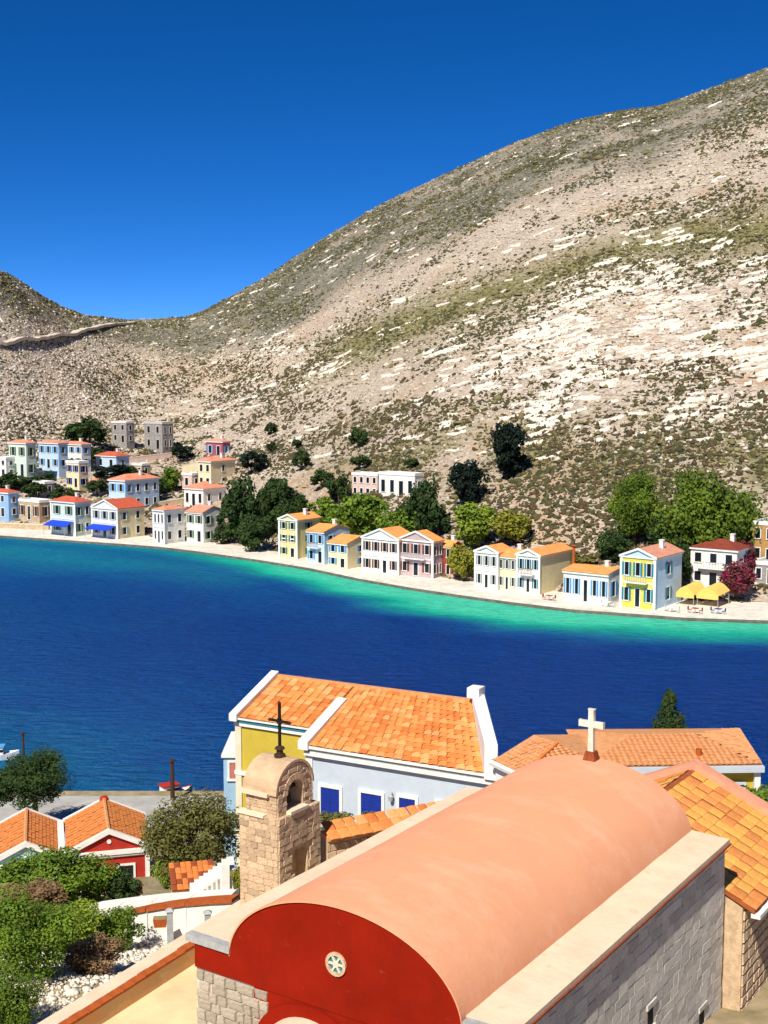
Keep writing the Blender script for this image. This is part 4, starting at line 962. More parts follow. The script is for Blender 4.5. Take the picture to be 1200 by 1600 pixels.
# stone cross standing on the vault end
cr = empty('cross', C0 + A_*(LCH-.25) + Vector((0,0,ZS+RV*KV-.04)), -TH, 'pale stone cross on a red block at the far end of the vault', 'cross')
MB().hexa([(-.2,-.2,0),(.2,-.2,0),(.2,.2,0),(-.2,.2,0),(-.13,-.13,.30),(.13,-.13,.30),(.13,.13,.30),(-.13,.13,.30)]).build('pedestal', M_tbrown, cr)
def cross_mb(w, h, t, arm, zarm):
    b_ = MB(); pts = [(-t,0),(t,0),(t*.85,zarm-t),(arm-.03,zarm-t),(arm,zarm-t*1.25),(arm,zarm+t*1.25),(arm-.03,zarm+t),(t,zarm+t),(t*.9,h-.04),(t*1.25,h),(-t*1.25,h),(-t*.9,h-.04),(-t,zarm+t),(-arm+.03,zarm+t),(-arm,zarm+t*1.25),(-arm,zarm-t*1.25),(-arm+.03,zarm-t),(-t*.85,zarm-t)]
    v = [(x,-w,z) for x, z in pts]+[(x,w,z) for x, z in pts]; n = len(pts)
    fs = [(i,(i+1)%n,n+(i+1)%n,n+i) for i in range(n)]
    for y in (0, n): fs += [(y+0,y+1,y+2,y+17),(y+2,y+7,y+12,y+17),(y+2,y+3,y+6,y+7),(y+3,y+4,y+5,y+6),(y+7,y+8,y+11,y+12),(y+8,y+9,y+10,y+11),(y+12,y+13,y+16,y+17),(y+13,y+14,y+15,y+16)]
    return b_.add(v, fs)
o = cross_mb(.075, 1.25, .085, .38, .80).build('cross_arms', mat('pink_stone', (.82,.72,.62), .25, 6, bump=.3), cr); o.location = (0,0,.29)

# ------------------------------------------------------------------ tiled annex behind the church
G0 = Vector((10.204, 41.0, 0)); an = empty('tiled_annex', G0 + Vector((0,0,13)), -TH, 'orange tiled gable roofed building touching the far end of the vaulted church', 'house')
gz = 21.338-13; sl = .453; we = 3.95; wl = 2.6; yn = -6.0
MB().prism([(we-.35,0,0),(we-.35,0,gz-(we-.35)*sl-.2),(0,0,gz-.2),(-wl+.2,0,gz-(wl-.2)*sl-.2),(-wl+.2,0,0)], (0,yn+.06,0)).build('wall', M_bmort, an)
lay_stones(an, (we-.35, yn+.1, 2.0), (0,1,0), (0,0,1), (1,0,0), 5.8, gz-(we-.35)*sl-2.3, 14, .44, stone_meshes(M_bstone, 5, .04, 8), seed=6)
MB().slab([(0,yn,gz),(we,yn,gz-we*sl),(we,0,gz-we*sl),(0,0,gz)], .12).build('roof_underlay', M_under, an)
MB().slab([(-wl,yn,gz-wl*sl),(0,yn,gz),(0,0,gz),(-wl,0,gz-wl*sl)], .12).build('roof_underlay', M_under, an)
M_ta = mat('bright_orange_tile', (.90,.43,.10), .3, 4, rnd=.14, bump=.2); M_tb = mat('amber_tile', (.88,.42,.095), .3, 4, rnd=.14, bump=.2)
TA = [tile_unit(M_ta), tile_unit(M_ta), tile_unit(M_tb), tile_unit(M_tile)]
tile_slope(an, (we,yn,gz-we*sl), (we,-.18,gz-we*sl), (.12,yn,gz-.05), (.12,-.18,gz-.05), 10, 11, zs=.075, seed=3, meshes=TA)
tile_slope(an, (-.12,yn,gz-.05), (-.12,-.18,gz-.05), (-wl,yn,gz-wl*sl), (-wl,-.18,gz-wl*sl), 6, 11, zs=.075, seed=8, meshes=TA)
cpg = MB()
cpg.slab([(-wl-.1,-.2,gz-wl*sl+.2),(0,-.2,gz+.24),(0,.28,gz+.24),(-wl-.1,.28,gz-wl*sl+.2)], .3); cpg.slab([(0,-.2,gz+.24),(we+.15,-.2,gz-we*sl+.2),(we+.15,.28,gz-we*sl+.2),(0,.28,gz+.24)], .3)
cpg.build('gable_coping', M_ridge, an)
MB().box(we-.1, we+.16, yn, .1, gz-we*sl-.24, gz-we*sl-.125).build('eave_gutter', M_white, an)

# ------------------------------------------------------------------ yellow and white house by the water
TW = .49; WX, WY = Vector((math.cos(TW), -math.sin(TW), 0)), Vector((math.sin(TW), math.cos(TW), 0)); A0 = Vector((-8.23, 70.0, 4.0))
yh = empty('yellow_house', A0, -TW, 'ochre yellow house with orange roof and teal eave line beside the water', 'house')
ea, ri_, sl, m_ = 15.43-4, 16.86-4, .371, 1.37
MB().prism([(0,0,0),(0,0,ea),(0,3.85,ri_-.1),(0,7.7,ea),(0,7.7,0)], (5.4,0,0)).build('wall', M_ochre, yh)
MB().slab([(0,-.25,ea-.05),(5.42,-.25,ea-.05),(5.42,3.85,ri_),(0,3.85,ri_)], .12).build('roof_underlay', M_under, yh)
MB().slab([(0,3.85,ri_),(12.4,3.85,ri_),(10.6,8,ea-.05),(0,8,ea-.05)], .12).build('back_roof', M_tile3, yh)
tile_slope(yh, (.3,-.3,ea-.05), (5.35,-.3,ea-.05), (.3,3.8,ri_+.02), (5.35,3.8,ri_+.02), 11, 10, zs=.15, seed=12)
MB().hexa([(-.22,-.45,ea-.25),(.28,-.45,ea-.25),(.28,3.9,ri_-.1),(-.22,3.9,ri_-.1),(-.22,-.45,ea+.15),(.28,-.45,ea+.15),(.28,3.9,ri_+.3),(-.22,3.9,ri_+.3)]).build('verge', M_white, yh)
MB().box(-.2, 5.3, -.30, -.004, ea-.17, ea-.06).build('cornice', M_white, yh)
MB().box(-.1, 5.3, -.20, -.004, ea-.36, ea-.18).build('eave_band', M_teal, yh)
MB().box(-.1, 5.3, -.16, -.004, ea-.56, ea-.37).build('eave_moulding', M_white, yh)
MB().box(-.06, .34, -.10, -.005, 0, ea-.58).build('corner_pilaster', M_cream, yh)
MB().box(-.12, 5.2, -.13, -.003, 8.05, 8.28).build('string_course', M_white, yh)
MB().box(.3, 13.2, 3.72, 3.98, ri_-.02, ri_+.12).build('ridge_cap', M_tpeach, yh)
wh = empty('white_house', A0, -TW, 'white house with blue windows and white stepped gable joined to the yellow house', 'house')
eb = 14.92-4; x0, x1t, x1b = 5.45, 12.9, 16.2
MB().hexa([(x0,-m_,0),(x1b,-m_,0),(x1t,3.84,0),(x0,3.84,0),(x0,-m_,eb-.1),(x1b,-m_,eb-.1),(x1t,3.84,ri_-.16),(x0,3.84,ri_-.16)]).build('wall', M_pblue, wh)
MB().slab([(x0,-m_-.25,eb-.06),(x1b,-m_-.25,eb-.06),(x1t,3.85,ri_),(x0,3.85,ri_)], .1).build('roof_underlay', M_under, wh)
tile_slope(wh, (x0+.2,-m_-.28,eb-.05), (x1b-.4,-m_-.28,eb-.05), (x0+.0,3.8,ri_+.02), (x1t-.3,3.8,ri_+.02), 15, 20, zs=.15, seed=13)
ve = 2.3; zv = eb-.05+(ri_-eb+.05)*(ve+m_)/(3.85+m_)
MB().hexa([(x0-.28,-m_-.5,eb-.25),(x0+.32,-m_-.5,eb-.25),(x0+.32,ve,zv-.2),(x0-.28,ve,zv-.2),(x0-.28,-m_-.5,eb+.2),(x0+.32,-m_-.5,eb+.2),(x0+.32,ve,zv+.28),(x0-.28,ve,zv+.28)]).build('verge', M_white, wh)
MB().hexa([(x1b-.35,-m_-.45,eb-.3),(x1b+.35,-m_-.45,eb-.3),(x1t+.45,3.86,eb+.6),(x1t-.3,3.86,eb+.6),(x1b-.35,-m_-.45,eb+1.5),(x1b+.35,-m_-.45,eb+1.5),(x1t+.45,3.86,ri_+.45),(x1t-.3,3.86,ri_+.45)]).build('gable_parapet', M_white, wh)
MB().box(x1t-.32, x1t+.38, 3.3, 4.1, ri_+.3, ri_+.85).build('gable_step', M_white, wh)
MB().box(x0-.1, x1b+.5, -m_-.36, -m_-.004, eb-.20, eb-.07).build('cornice', M_white, wh)
MB().box(x0-.05, x1b+.4, -m_-.22, -m_-.004, eb-.38, eb-.21).build('cornice_band', M_zinc, wh)
MB().box(x0-.05, x1b+.4, -m_-.28, -m_-.004, eb-.60, eb-.39).build('cornice_moulding', M_white, wh)
MB().box(x0-.06, x0+.35, -m_-.09, -m_-.005, 0, eb-.62).build('corner_pilaster', M_white, wh)
PW = A0 - WY*m_
def whw(px, py0, py1, wpx, glass, label=None):
    a = on_plane(px, py1, PW, WY)-A0; b_ = on_plane(px, py0, PW, WY)-A0; xx = a.dot(WX); ww = wpx/FPX*66/.9; hh = b_.z-a.z
    o = MB().box(xx-ww/2-.17, xx-ww/2, -m_-.10, -m_-.003, a.z-.05, b_.z+.17).box(xx+ww/2, xx+ww/2+.17, -m_-.10, -m_-.003, a.z-.05, b_.z+.17).box(xx-ww/2, xx+ww/2, -m_-.10, -m_-.003, b_.z, b_.z+.17).build('window', M_white, wh)
    MB().box(xx-ww/2, xx-.012, -m_-.05, -m_-.003, a.z, b_.z).build('shutter', glass, o); MB().box(xx+.012, xx+ww/2, -m_-.05, -m_-.003, a.z, b_.z).build('shutter', glass, o)
    sl_ = MB()
    for k in range(9):
        zz = a.z+.1+(hh-.2)*k/8
        for s in (-1, 1): sl_.box(xx+s*ww/4-ww*.19, xx+s*ww/4+ww*.19, -m_-.065, -m_-.05, zz-.03, zz+.03)
    tag(sl_.build('louvres', glass, o), kind='stuff')
whw(517, 1231, 1284, 31, M_blue); whw(581, 1240, 1288, 33, M_blue); whw(637, 1247, 1280, 25, M_blue); whw(693, 1256, 1276, 17, M_hole)
lamp = on_plane(612, 1246, PW-WY*.1, WY)
tag(MB().lathe([(.0,-.18),(.10,-.15),(.14,.1),(.05,.2),(0,.22)], 10, lamp-WY*.12).box(lamp.x-.03,lamp.x+.03,lamp.y-.1,lamp.y+.15,lamp.z+.2,lamp.z+.26).build('wall_lamp', M_zinc), 'small grey lamp on the white house wall between blue windows', 'lamp')
# sliver of a blue house left of the yellow one
q = at(349, 1180, 76); bh = empty('blue_house', Vector((q.x, q.y, 3)), 0, 'sliver of a light blue house just left of the yellow house', 'house')
hh = q.z-3; MB().box(0, 4, 0, 5, 0, hh-.12).build('wall', M_lblue, bh); MB().box(-.12, 4.1, -.15, 5.1, hh-.118, hh+.06).build('roof_slab', M_white, bh)
window(bh, .62, 0, hh-1.45, .5, 1.0, M_white, mat('pink_shutter', (.50,.18,.16), .2, 4))

def hip_tiles(o, poly, rows, cols, m, zs, seed):
    # poly: eave start, eave end, ridge end(s); courses run parallel to the eave
    e0, e1 = Vector(poly[0]), Vector(poly[1]); d = e1-e0; dn_ = d.normalized(); top = Vector(poly[2]); h = (top-e0) - dn_*((top-e0).dot(dn_))
    P2 = [Vector(q) for q in poly]
    def inside(c):
        q = [((p_-e0).dot(dn_), (p_-e0).dot(h.normalized())) for p_ in P2]; x, y = (c-e0).dot(dn_), (c-e0).dot(h.normalized()); ok = True
        for (ax, ay), (bx, by) in zip(q, q[1:]+q[:1]): ok = ok and (bx-ax)*(y-ay)-(by-ay)*(x-ax) > -.02
        return ok
    return tile_slope(o, e0, e1, e0+h, e1+h, rows, cols, 'roof_tile', m, zs, seed, keep=inside)

# ------------------------------------------------------------------ roofs right of the white house
def hip_house(name, label, EF, ridge, back, zb, wallm, rows, cols, tilem, extra=None):
    o = empty(name, Vector((EF[0].x, EF[0].y, zb)), 0, label, 'house'); L_ = lambda P: Vector(P)-Vector((EF[0].x, EF[0].y, zb))
    return o, L_
fl, fr = at(915, 1199, 62), at(1190, 1192, 62.4); zz = fl.z; fr.z = zz
rl, rr_ = at(990, 1149, 65.6), at(1087, 1146, 65.6); rl.z = rr_.z = (rl.z+rr_.z)/2
br_, bl_ = Vector((fr.x+.7, 69.2, zz)), Vector((fl.x, 69.0, zz))
ph, L_ = hip_house('peach_roof_house', 'pale house with broad peach tiled hip roof and yellow window wall at the right', [fl], None, None, 6.0, None, 0, 0, None)
MB().hexa([L_(p) for p in ((fl.x+.3,fl.y+.3,6),(fr.x-.3,fr.y+.3,6),(br_.x-.3,br_.y-.3,6),(bl_.x+.3,bl_.y-.3,6),(fl.x+.3,fl.y+.3,zz-.15),(fr.x-.3,fr.y+.3,zz-.15),(br_.x-.3,br_.y-.3,zz-.15),(bl_.x+.3,bl_.y-.3,zz-.15))]).build('wall', M_ochre, ph)
MB().add([L_(p) for p in (fl, fr, br_, bl_, rl, rr_)], [(0,1,5,4),(1,2,5),(2,3,4,5),(3,0,4),(3,2,1,0)]).build('roof', M_tpeach, ph)
up_ = Vector((0,0,.04))
hip_tiles(ph, [L_(fl+up_), L_(fr+up_), L_(rr_+up_), L_(rl+up_)], 11, 30, M_tpeach, .10, 21)
hip_tiles(ph, [L_(fr+up_), L_(br_+up_), L_(rr_+up_)], 10, 22, M_tpeach, .09, 22)
f_ = L_(fl); g_ = L_(fr)
MB().hexa([(f_.x,-.22,f_.z-.32),(g_.x+.1,g_.y-.22,g_.z-.32),(g_.x+.1,g_.y+.28,g_.z-.32),(f_.x,.28,f_.z-.32),(f_.x,-.22,f_.z-.02),(g_.x+.1,g_.y-.22,g_.z-.02),(g_.x+.1,g_.y+.28,g_.z-.02),(f_.x,.28,f_.z-.02)]).build('gutter_cornice', M_pblue, ph)
MB().box(g_.x-.32, g_.x-.02, g_.y+.02, g_.y+.29, 0, g_.z-.33).build('corner_pilaster', M_white, ph)
wq = on_plane(1152, 1240, fl+Vector((0,.3,0)), (0,1,0)); wl_ = L_(wq); window(ph, wl_.x, wl_.y+.06, wl_.z-.5, .62, .95, M_pblue, M_hole)
tag(MB().tube([at(1092,1176,63.2)-Vector((0,0,.3)), at(1092,1170,63.2)], .16, 8).build('roof_vent', M_rust), 'small dark vent on the peach tiled roof', 'vent')
E0, EL, ER = at(817, 1212, 58), at(768, 1193, 60.3), at(934, 1193, 60.0); EL.z = ER.z = E0.z
RF, RN = at(834, 1147, 62.4), at(871, 1164, 60.6); RF.z = RN.z
BK = at(905, 1168, 65); BK.z = E0.z
lh = empty('tiled_house', Vector((E0.x, E0.y, 6)), 0, 'tiled hip roof with white eave between white house gable and stone cross', 'house'); Q = lambda P: Vector(P)-Vector((E0.x, E0.y, 6))
pl = [Q(p) for p in (E0, ER, BK, EL)]; cen = sum(pl, Vector())/4
lo = [Vector((cen.x+(p.x-cen.x)*.93, cen.y+(p.y-cen.y)*.93, 0)) for p in pl]; MB().hexa(lo+[Vector((p.x, p.y, pl[0].z-.12)) for p in lo]).build('wall', M_white, lh)
MB().add(pl+[Q(RN), Q(RF)], [(0,1,4),(1,2,5,4),(2,3,5),(3,0,4,5),(3,2,1,0)]).build('roof', M_tpeach, lh)
hip_tiles(lh, [pl[3]+up_, pl[0]+up_, Q(RN)+up_, Q(RF)+up_], 10, 10, M_tpeach, .09, 23)
hip_tiles(lh, [pl[0]+up_, pl[1]+up_, Q(RN)+up_], 9, 14, M_tpeach, .09, 24)
MB().tube([pl[0]+up_*3, Q(RN)+up_*3], .09, 6).build('hip_cap', M_tile3, lh)
MB().tube([pl[3]-up_*2, pl[0]-up_*2], .16, 6).build('gutter', M_white, lh)

# ------------------------------------------------------------------ belfry
bp0 = at(433, 1245, 36); bw, bl2 = 1.16, 1.67
be = empty('belfry', Vector((bp0.x, bp0.y, 16.0)), -TH, 'old stone belfry with open arch and little barrel roof left of the vault', 'belfry')
zt = bp0.z-16; z1 = 34-.350*36-16      # spring of the roof, top of the lower body
aw, ab, at_ = .38, z1+.10, zt-.08      # arch half width, sill, spring
def profile(x, yc=bl2/2):
    pass
n = 14; yc = bl2/2; rr0 = bl2/2
outer = [(yc+rr0*math.cos(math.pi*k/n), zt+rr0*.95*math.sin(math.pi*k/n)) for k in range(n+1)]
inner = [(yc+aw*math.cos(math.pi*k/n), at_+aw*math.sin(math.pi*k/n)) for k in range(n+1)]
b_ = MB()
def ex(quad, xa=-bw, xb=0): b_.hexa([(xa,*quad[0]),(xb,*quad[0]),(xb,*quad[1]),(xa,*quad[1]),(xa,*quad[3]),(xb,*quad[3]),(xb,*quad[2]),(xa,*quad[2])])
for k in range(n):
    ex([outer[k], outer[k+1], inner[k+1], inner[k]])
ex([(bl2,z1),(bl2,zt),(yc+aw,at_),(yc+aw,z1)]); ex([(0,zt),(0,z1),(yc-aw,z1),(yc-aw,at_)])
ex([(yc-aw,z1),(yc+aw,z1),(yc+aw,ab),(yc-aw,ab)])
b_.build('upper_body', M_bmort, be)
lw, ll = .16, .20
lb = MB(); lb.box(-bw-.14, .14, .0-.14, .55, 0, z1); lb.box(-bw-.14, .14, 1.25, bl2+.2, 0, z1); lb.box(-bw-.14, .14, .55, 1.25, z1-1.15, z1); lb.box(-bw-.14, -.3, .55, 1.25, 0, z1-1.15)
lb.build('lower_body', M_bmort, be)
rf_ = MB()
for k in range(n):
    a0, a1 = math.pi*k/n, math.pi*(k+1)/n
    g = lambda r, a, x: (x, yc+r*math.cos(a), zt+.02+r*.95*math.sin(a))
    rf_.hexa([g(rr0+.005,a0,-bw-.06),g(rr0+.005,a1,-bw-.06),g(rr0+.005,a1,.03),g(rr0+.005,a0,.03),g(rr0+.09,a0,-bw-.06),g(rr0+.09,a1,-bw-.06),g(rr0+.09,a1,.03),g(rr0+.09,a0,.03)])
rf_.build('barrel_roof', mat('weathered_plaster', (.66,.46,.29), .4, 2.2, col2=(.44,.30,.19), bump=.5), be)
MB().box(-bw-.14, -.25, -.16, .0, zt-.05, zt+.07).build('eave_slab', M_ledge, be)
MB().box(-bw-.2, -.35, -.22, .05, z1-.03, z1+.05).build('offset_slab', M_cream, be)
MB().box(-.1, .22, yc-.46, yc+.40, ab-.10, ab-.004).build('sill', M_cream, be)
MB().box(-.35, -.25, yc-aw, yc+aw, at_+.03, at_+.12).build('bell_beam', M_wood, be)
MB().lathe([(.0,.02),(.05,.0),(.08,-.08),(.11,-.24),(.15,-.33),(.155,-.36),(.12,-.36),(0,-.30)], 14, (-.30, yc+.02, at_+.02)).build('bell', M_bronze, be, True)
BS = stone_meshes(M_bstone, 7, .030, 21, .90)
def kr(x, z, w_):
    zz = z1+z
    if zz > zt: return (x-yc)**2 + ((zz-zt)/.95)**2 < (rr0-.10)**2 and not ((x-yc)**2+(zz-at_)**2 < (aw+.22)**2)
    return not (abs(x-yc) < aw+w_/2 and ab-.10 < zz < at_+aw+.12)
lay_stones(be, (.0,.0,z1), (0,1,0), (0,0,1), (1,0,0), bl2, zt-z1+rr0*.95, 11, .30, BS, kr, seed=31, gap=.012, hf=(.90,1.0))
lay_stones(be, (-bw,0,z1), (1,0,0), (0,0,1), (0,-1,0), bw, zt-z1-.05, 6, .28, BS, seed=32, gap=.012, hf=(.90,1.0))
lay_stones(be, (.14,-.14,1.5), (0,1,0), (0,0,1), (1,0,0), bl2+.34, z1-1.5, 19, .32, BS, lambda x, z, w_: not (.55 < x < 1.55 and 1.5+z < z1-1.10), seed=33, gap=.012, hf=(.90,1.0))
lay_stones(be, (-bw-.14,-.14,1.5), (1,0,0), (0,0,1), (0,-1,0), bw+.28, z1-1.5, 19, .30, BS, seed=34, gap=.012, hf=(.90,1.0))
vo = MB()
for k in range(9):
    a0, a1 = math.pi*(k+.06)/9, math.pi*(k+.94)/9; g = lambda r, a, x: (x, yc+r*math.cos(a), at_+r*math.sin(a))
    q = MB().hexa([g(aw+.01,a0,-.05),g(aw+.01,a0,.045),g(aw+.01,a1,.045),g(aw+.01,a1,-.05),g(aw+.20,a0,-.05),g(aw+.20,a0,.045),g(aw+.20,a1,.045),g(aw+.20,a1,-.05)])
    q.build('arch_stone', M_bstone, be)
ic = empty('iron_cross', Vector((bp0.x, bp0.y, 16)) + R_*(-.55) + A_*yc + Vector((0,0,zt+rr0*.95+.08)), -TH, 'black wrought iron cross on top of the stone belfry', 'cross')
MB().lathe([(.17,0),(.17,.10),(.10,.12),(.10,.24),(.16,.26),(.13,.32),(.03,.36)], 8).build('pedestal', M_wood, ic)
b_ = MB().box(-.035,.035,-.035,.035,.3,1.62).box(-.38,.38,-.031,.031,1.06,1.13)
b_.build('cross_arms', M_black, ic)
sc_ = MB()
for s in (-1, 1): sc_.lathe([(0,-.06),(.06,0),(0,.06)], 8, (s*.38,0,1.09))
sc_.lathe([(0,-.06),(.06,0),(0,.06)], 8, (0,0,1.64)); sc_.tube([(math.cos(a)*.10,0,1.09+math.sin(a)*.10) for a in np.linspace(0,6.28,17)], .018, 5)
sc_.build('scrollwork', M_black, ic)

# ------------------------------------------------------------------ courtyard left of the church
Q0, Q1 = atz(80, 1600, 18.55), atz(290, 1470, 18.55); dd = (Q1-Q0).normalized(); dn = Vector((dd.y, -dd.x, 0)); rzw = math.atan2(dd.y, dd.x)
S0 = Q0 - dd*9; LW = (Q1-Q0).length+9+7
MB().hexa([S0+Vector((0,0,-4)), S0+dn*9+Vector((0,0,-4)), S0+dd*LW+dn*2.2+Vector((0,0,-4)), S0+dd*LW+Vector((0,0,-4)), S0-Vector((0,0,.55)), S0+dn*9-Vector((0,0,.55)), S0+dd*LW+dn*2.2-Vector((0,0,.55)), S0+dd*LW-Vector((0,0,.55))]).build('courtyard', M_court)['kind'] = 'structure'
cw = empty('courtyard_wall', Vector((S0.x, S0.y, 14)), rzw, 'low courtyard wall with terracotta coping running up to the church corner', 'wall')
MB().box(0, LW, -.36, 0, 0, 4.46).build('wall', mat('orange_limewash', (.74,.36,.15), .25, 1.0, col2=(.66,.42,.22), bump=.2), cw)
MB().box(0, LW, .004, .34, 0, 4.40).build('outer_wall', M_ledge, cw)
tm = MB().box(-.5,.5,-.17,.10,0,.07).mesh('coping_tile', M_rust)
k = 0; x = .2
while x < LW:
    o = link('coping_tile', tm, cw); o.location = (x, -.20+random.uniform(-.01,.01), 4.463); o.scale = (.40, 1, random.uniform(.8,1.2)); x += .43
MB().box(0, LW, -.085, .42, 4.403, 4.47).build('coping', M_ledge, cw)
MB().box(0, LW, -.95, -.364, 3.448, 3.56).build('orange_bench', mat('orange_floor_band', (.74,.36,.15), .2, 1.0), cw)

# ------------------------------------------------------------------ small gabled houses on the lower left
def gable_house(px_apex, py_apex, Yf, half, Ln, rise, wall_h, ang, wallm, label, rows, cols, ridge_back=None):
    ap = at(px_apex, py_apex, Yf); o = empty('small_house', Vector((ap.x, ap.y, ap.z-rise-wall_h)), ang, label, 'house'); H2 = wall_h
    MB().prism([(-half,0,0),(half,0,0),(half,0,H2),(0,0,H2+rise-.08),(-half,0,H2)], (0,Ln,0)).build('wall', wallm, o)
    for s in (-1, 1):
        MB().slab([(s*(half+.18),-.1,H2-.18*rise/half+.02),(0,-.1,H2+rise+.02),(0,Ln,H2+rise+.02),(s*(half+.18),Ln,H2-.18*rise/half+.02)], .1).build('roof_slope', M_under, o)
        e0, e1 = Vector((s*(half+.16),0,H2-.16*rise/half+.05)), Vector((s*(half+.16),Ln-.05,H2-.16*rise/half+.05)); r0, r1 = Vector((s*.06,0,H2+rise+.05)), Vector((s*.06,Ln-.05,H2+rise+.05))
        tile_slope(o, e0, e1, r0, r1, rows, cols, 'roof_tile', M_tfield, .07, 40+s)
        for y0, nm in ((-.22,'front_verge'), (Ln-.05,'back_verge')):
            MB().hexa([(s*(half+.3),y0,H2-.3*rise/half-.14),(0,y0,H2+rise-.14),(0,y0+.22,H2+rise-.14),(s*(half+.3),y0+.22,H2-.3*rise/half-.14),(s*(half+.3),y0,H2-.3*rise/half+.16),(0,y0,H2+rise+.16),(0,y0+.22,H2+rise+.16),(s*(half+.3),y0+.22,H2-.3*rise/half+.16)]).build(nm, M_white, o)
    MB().tube([(0,0,H2+rise+.10),(0,Ln-.05,H2+rise+.10)], .11, 6).build('ridge_cap', M_tpeach, o)
    return o
rh = gable_house(170, 1298, 73, 2.25, 5.7, 1.05, 3.6, R(15), M_hred, 'small red gabled house with white pediment band and orange roof, lower left', 10, 12)
MB().box(-2.35, 2.35, -.20, -.004, 3.22, 3.46).build('pediment_band', M_white, rh)
MB().box(-2.3, 2.3, -.14, -.003, 3.06, 3.215).build('band_moulding', M_zinc, rh)
o = MB().lathe([(0,-.03),(.13,-.03),(.13,.03),(0,.03)], 10).build('round_vent', M_white, rh); o.rotation_euler = (math.pi/2,0,0); o.location = (0,-.04,4.0)
for xx in (-2.2, 2.2): MB().box(xx-.13, xx+.13, -.10, -.004, 0, 3.05).build('corner_pilaster', M_white, rh)
window(rh, -.75, 0, 1.1, .85, 1.35, M_white, M_dark); window(rh, .95, 0, 1.1, .85, 1.35, M_white, M_dark)
MB().box(-.12,.38,-.05,-.004,0,2.2).build('door', M_hred, rh)
bh2 = gable_house(40, 1318, 72, 2.0, 5.9, .95, 3.4, R(15), M_lblue, 'small light blue gabled house with orange roof at the left edge', 10, 12)
MB().box(-2.0, 2.0, -.20, -.004, 3.02, 3.22).build('pediment_band', M_white, bh2)
MB().box(-.10,.10,-.06,-.004,3.5,3.8).build('vent', M_white, bh2)
va = rh.matrix_basis @ Vector((-2.62, 0, 3.2)); 
o = MB().box(-.28,.10,-.3,5.9,-3.2,.35).build('party_wall', M_white); o.location = va; o.rotation_euler = (0,0,R(15)); tag(o, 'narrow white party wall between the two small orange roofs', 'wall')
q = rh.matrix_basis @ Vector((0, 5.75, 4.7)); o = MB().lathe([(.28,-.3),(.30,.0),(.22,.18),(.0,.26)], 10).build('roof_finial', M_hred); o.location = q; tag(o, 'red rounded cap on the back peak of the red house roof', 'roof cap')

# ------------------------------------------------------------------ terraces, steps and walls on the lower left
def strip_wall(name, pts, th, h, m, label, cat='wall', cop=None, copname='coping'):
    b0 = pts[0].copy(); o = empty(name, b0, 0, label, cat); mb = MB(); cb = MB()
    for a, b_ in zip(pts, pts[1:]):
        d = (b_-a); d.z = 0; d.normalize(); nn = Vector((d.y, -d.x, 0))
        A, B = a-b0, b_-b0
        mb.hexa([A-up*h+nn*th, B-up*h+nn*th, B-up*h, A-up*h, A+nn*th, B+nn*th, B, A])
        if cop: cb.hexa([A+nn*(th+.10)+up*.004, B+nn*(th+.10)+up*.004, B-nn*.06+up*.004, A-nn*.06+up*.004, A+nn*(th+.10)+up*.14, B+nn*(th+.10)+up*.14, B-nn*.06+up*.14, A-nn*.06+up*.14])
    mb.build('wall', m, o)
    if cop: cb.build(copname, cop, o)
    return o
pts = [at(a, b_, y) for a, b_, y in ((212,1424,46.5),(240,1418,46),(270,1413,45.6),(300,1409,45.2),(335,1406,44.8),(372,1404,44.4))]
strip_wall('terrace_wall', pts, .35, 1.6, M_path, 'curved whitewashed terrace wall with terracotta coping below the steps', 'wall', M_rust)
pts = [at(a, b_, y) for a, b_, y in ((120,1420,51),(160,1408,50.5),(205,1402,50),(255,1396,49.5),(310,1392,49),(372,1388,48.5))]
strip_wall('white_path_wall', pts, .9, 1.4, M_path, 'broad white ledge curving behind the terrace wall', 'wall')
st = at(296, 1398, 50); so_ = empty('steps', st, R(8), 'white outdoor steps climbing right towards the belfry', 'steps')
for k in range(9):
    MB().box(.19*k, .19*k+.30, -.2, 1.2, -1.0, .13*k+.02).build('step', M_path, so_)
MB().box(1.3, 1.62, -.35, -.05, -.6, 1.45).build('newel', M_path, so_)
sh_ = at(272, 1392, 51.5); sd_ = empty('tiled_shed', sh_, R(14), 'low shed with brown tiled lean-to roof beside the white steps', 'shed')
MB().box(0, 1.7, .1, 1.5, -1.2, .0).build('wall', M_path, sd_)
tile_slope(sd_, (-.1,-.1,.05), (1.8,-.1,.05), (-.1,1.5,.62), (1.8,1.5,.62), 5, 8, zs=.05, seed=51, meshes=[tile_unit(M_tbrown), tile_unit(M_tile3)])
MB().slab([(-.1,-.1,.03),(1.8,-.1,.03),(1.8,1.5,.6),(-.1,1.5,.6)], .05).build('roof_underlay', M_under, sd_)
for px, y0, y1, lab in ((266,1420,1462,'grey gate post before the white terrace wall, left one'), (325,1424,1456,'grey gate post among rubble, right one')):
    b0 = at(px, y1, 43.5); h = (y1-y0)/FPX*43.5; o = empty('post', b0, .2, lab, 'post', 'grey posts by the terrace wall')
    MB().box(-.11,.11,-.11,.11,-.4,h).build('shaft', M_zinc, o); MB().hexa([(-.15,-.15,h),(.15,-.15,h),(.15,.15,h),(-.15,.15,h),(-.05,-.05,h+.1),(.05,-.05,h+.1),(.05,.05,h+.1),(-.05,.05,h+.1)]).build('cap', M_zinc, o)
pb = at(241, 1450, 44); o = empty('planter', pb, .1, 'terracotta planter box before the white terrace wall', 'planter')
MB().hexa([(0,0,0),(.42,0,0),(.42,.3,0),(0,.3,0),(-.04,-.04,.30),(.46,-.04,.30),(.46,.34,.30),(-.04,.34,.30)]).build('box', M_rust, o); MB().box(.0,.42,.0,.3,.301,.32).build('soil', M_earth, o)
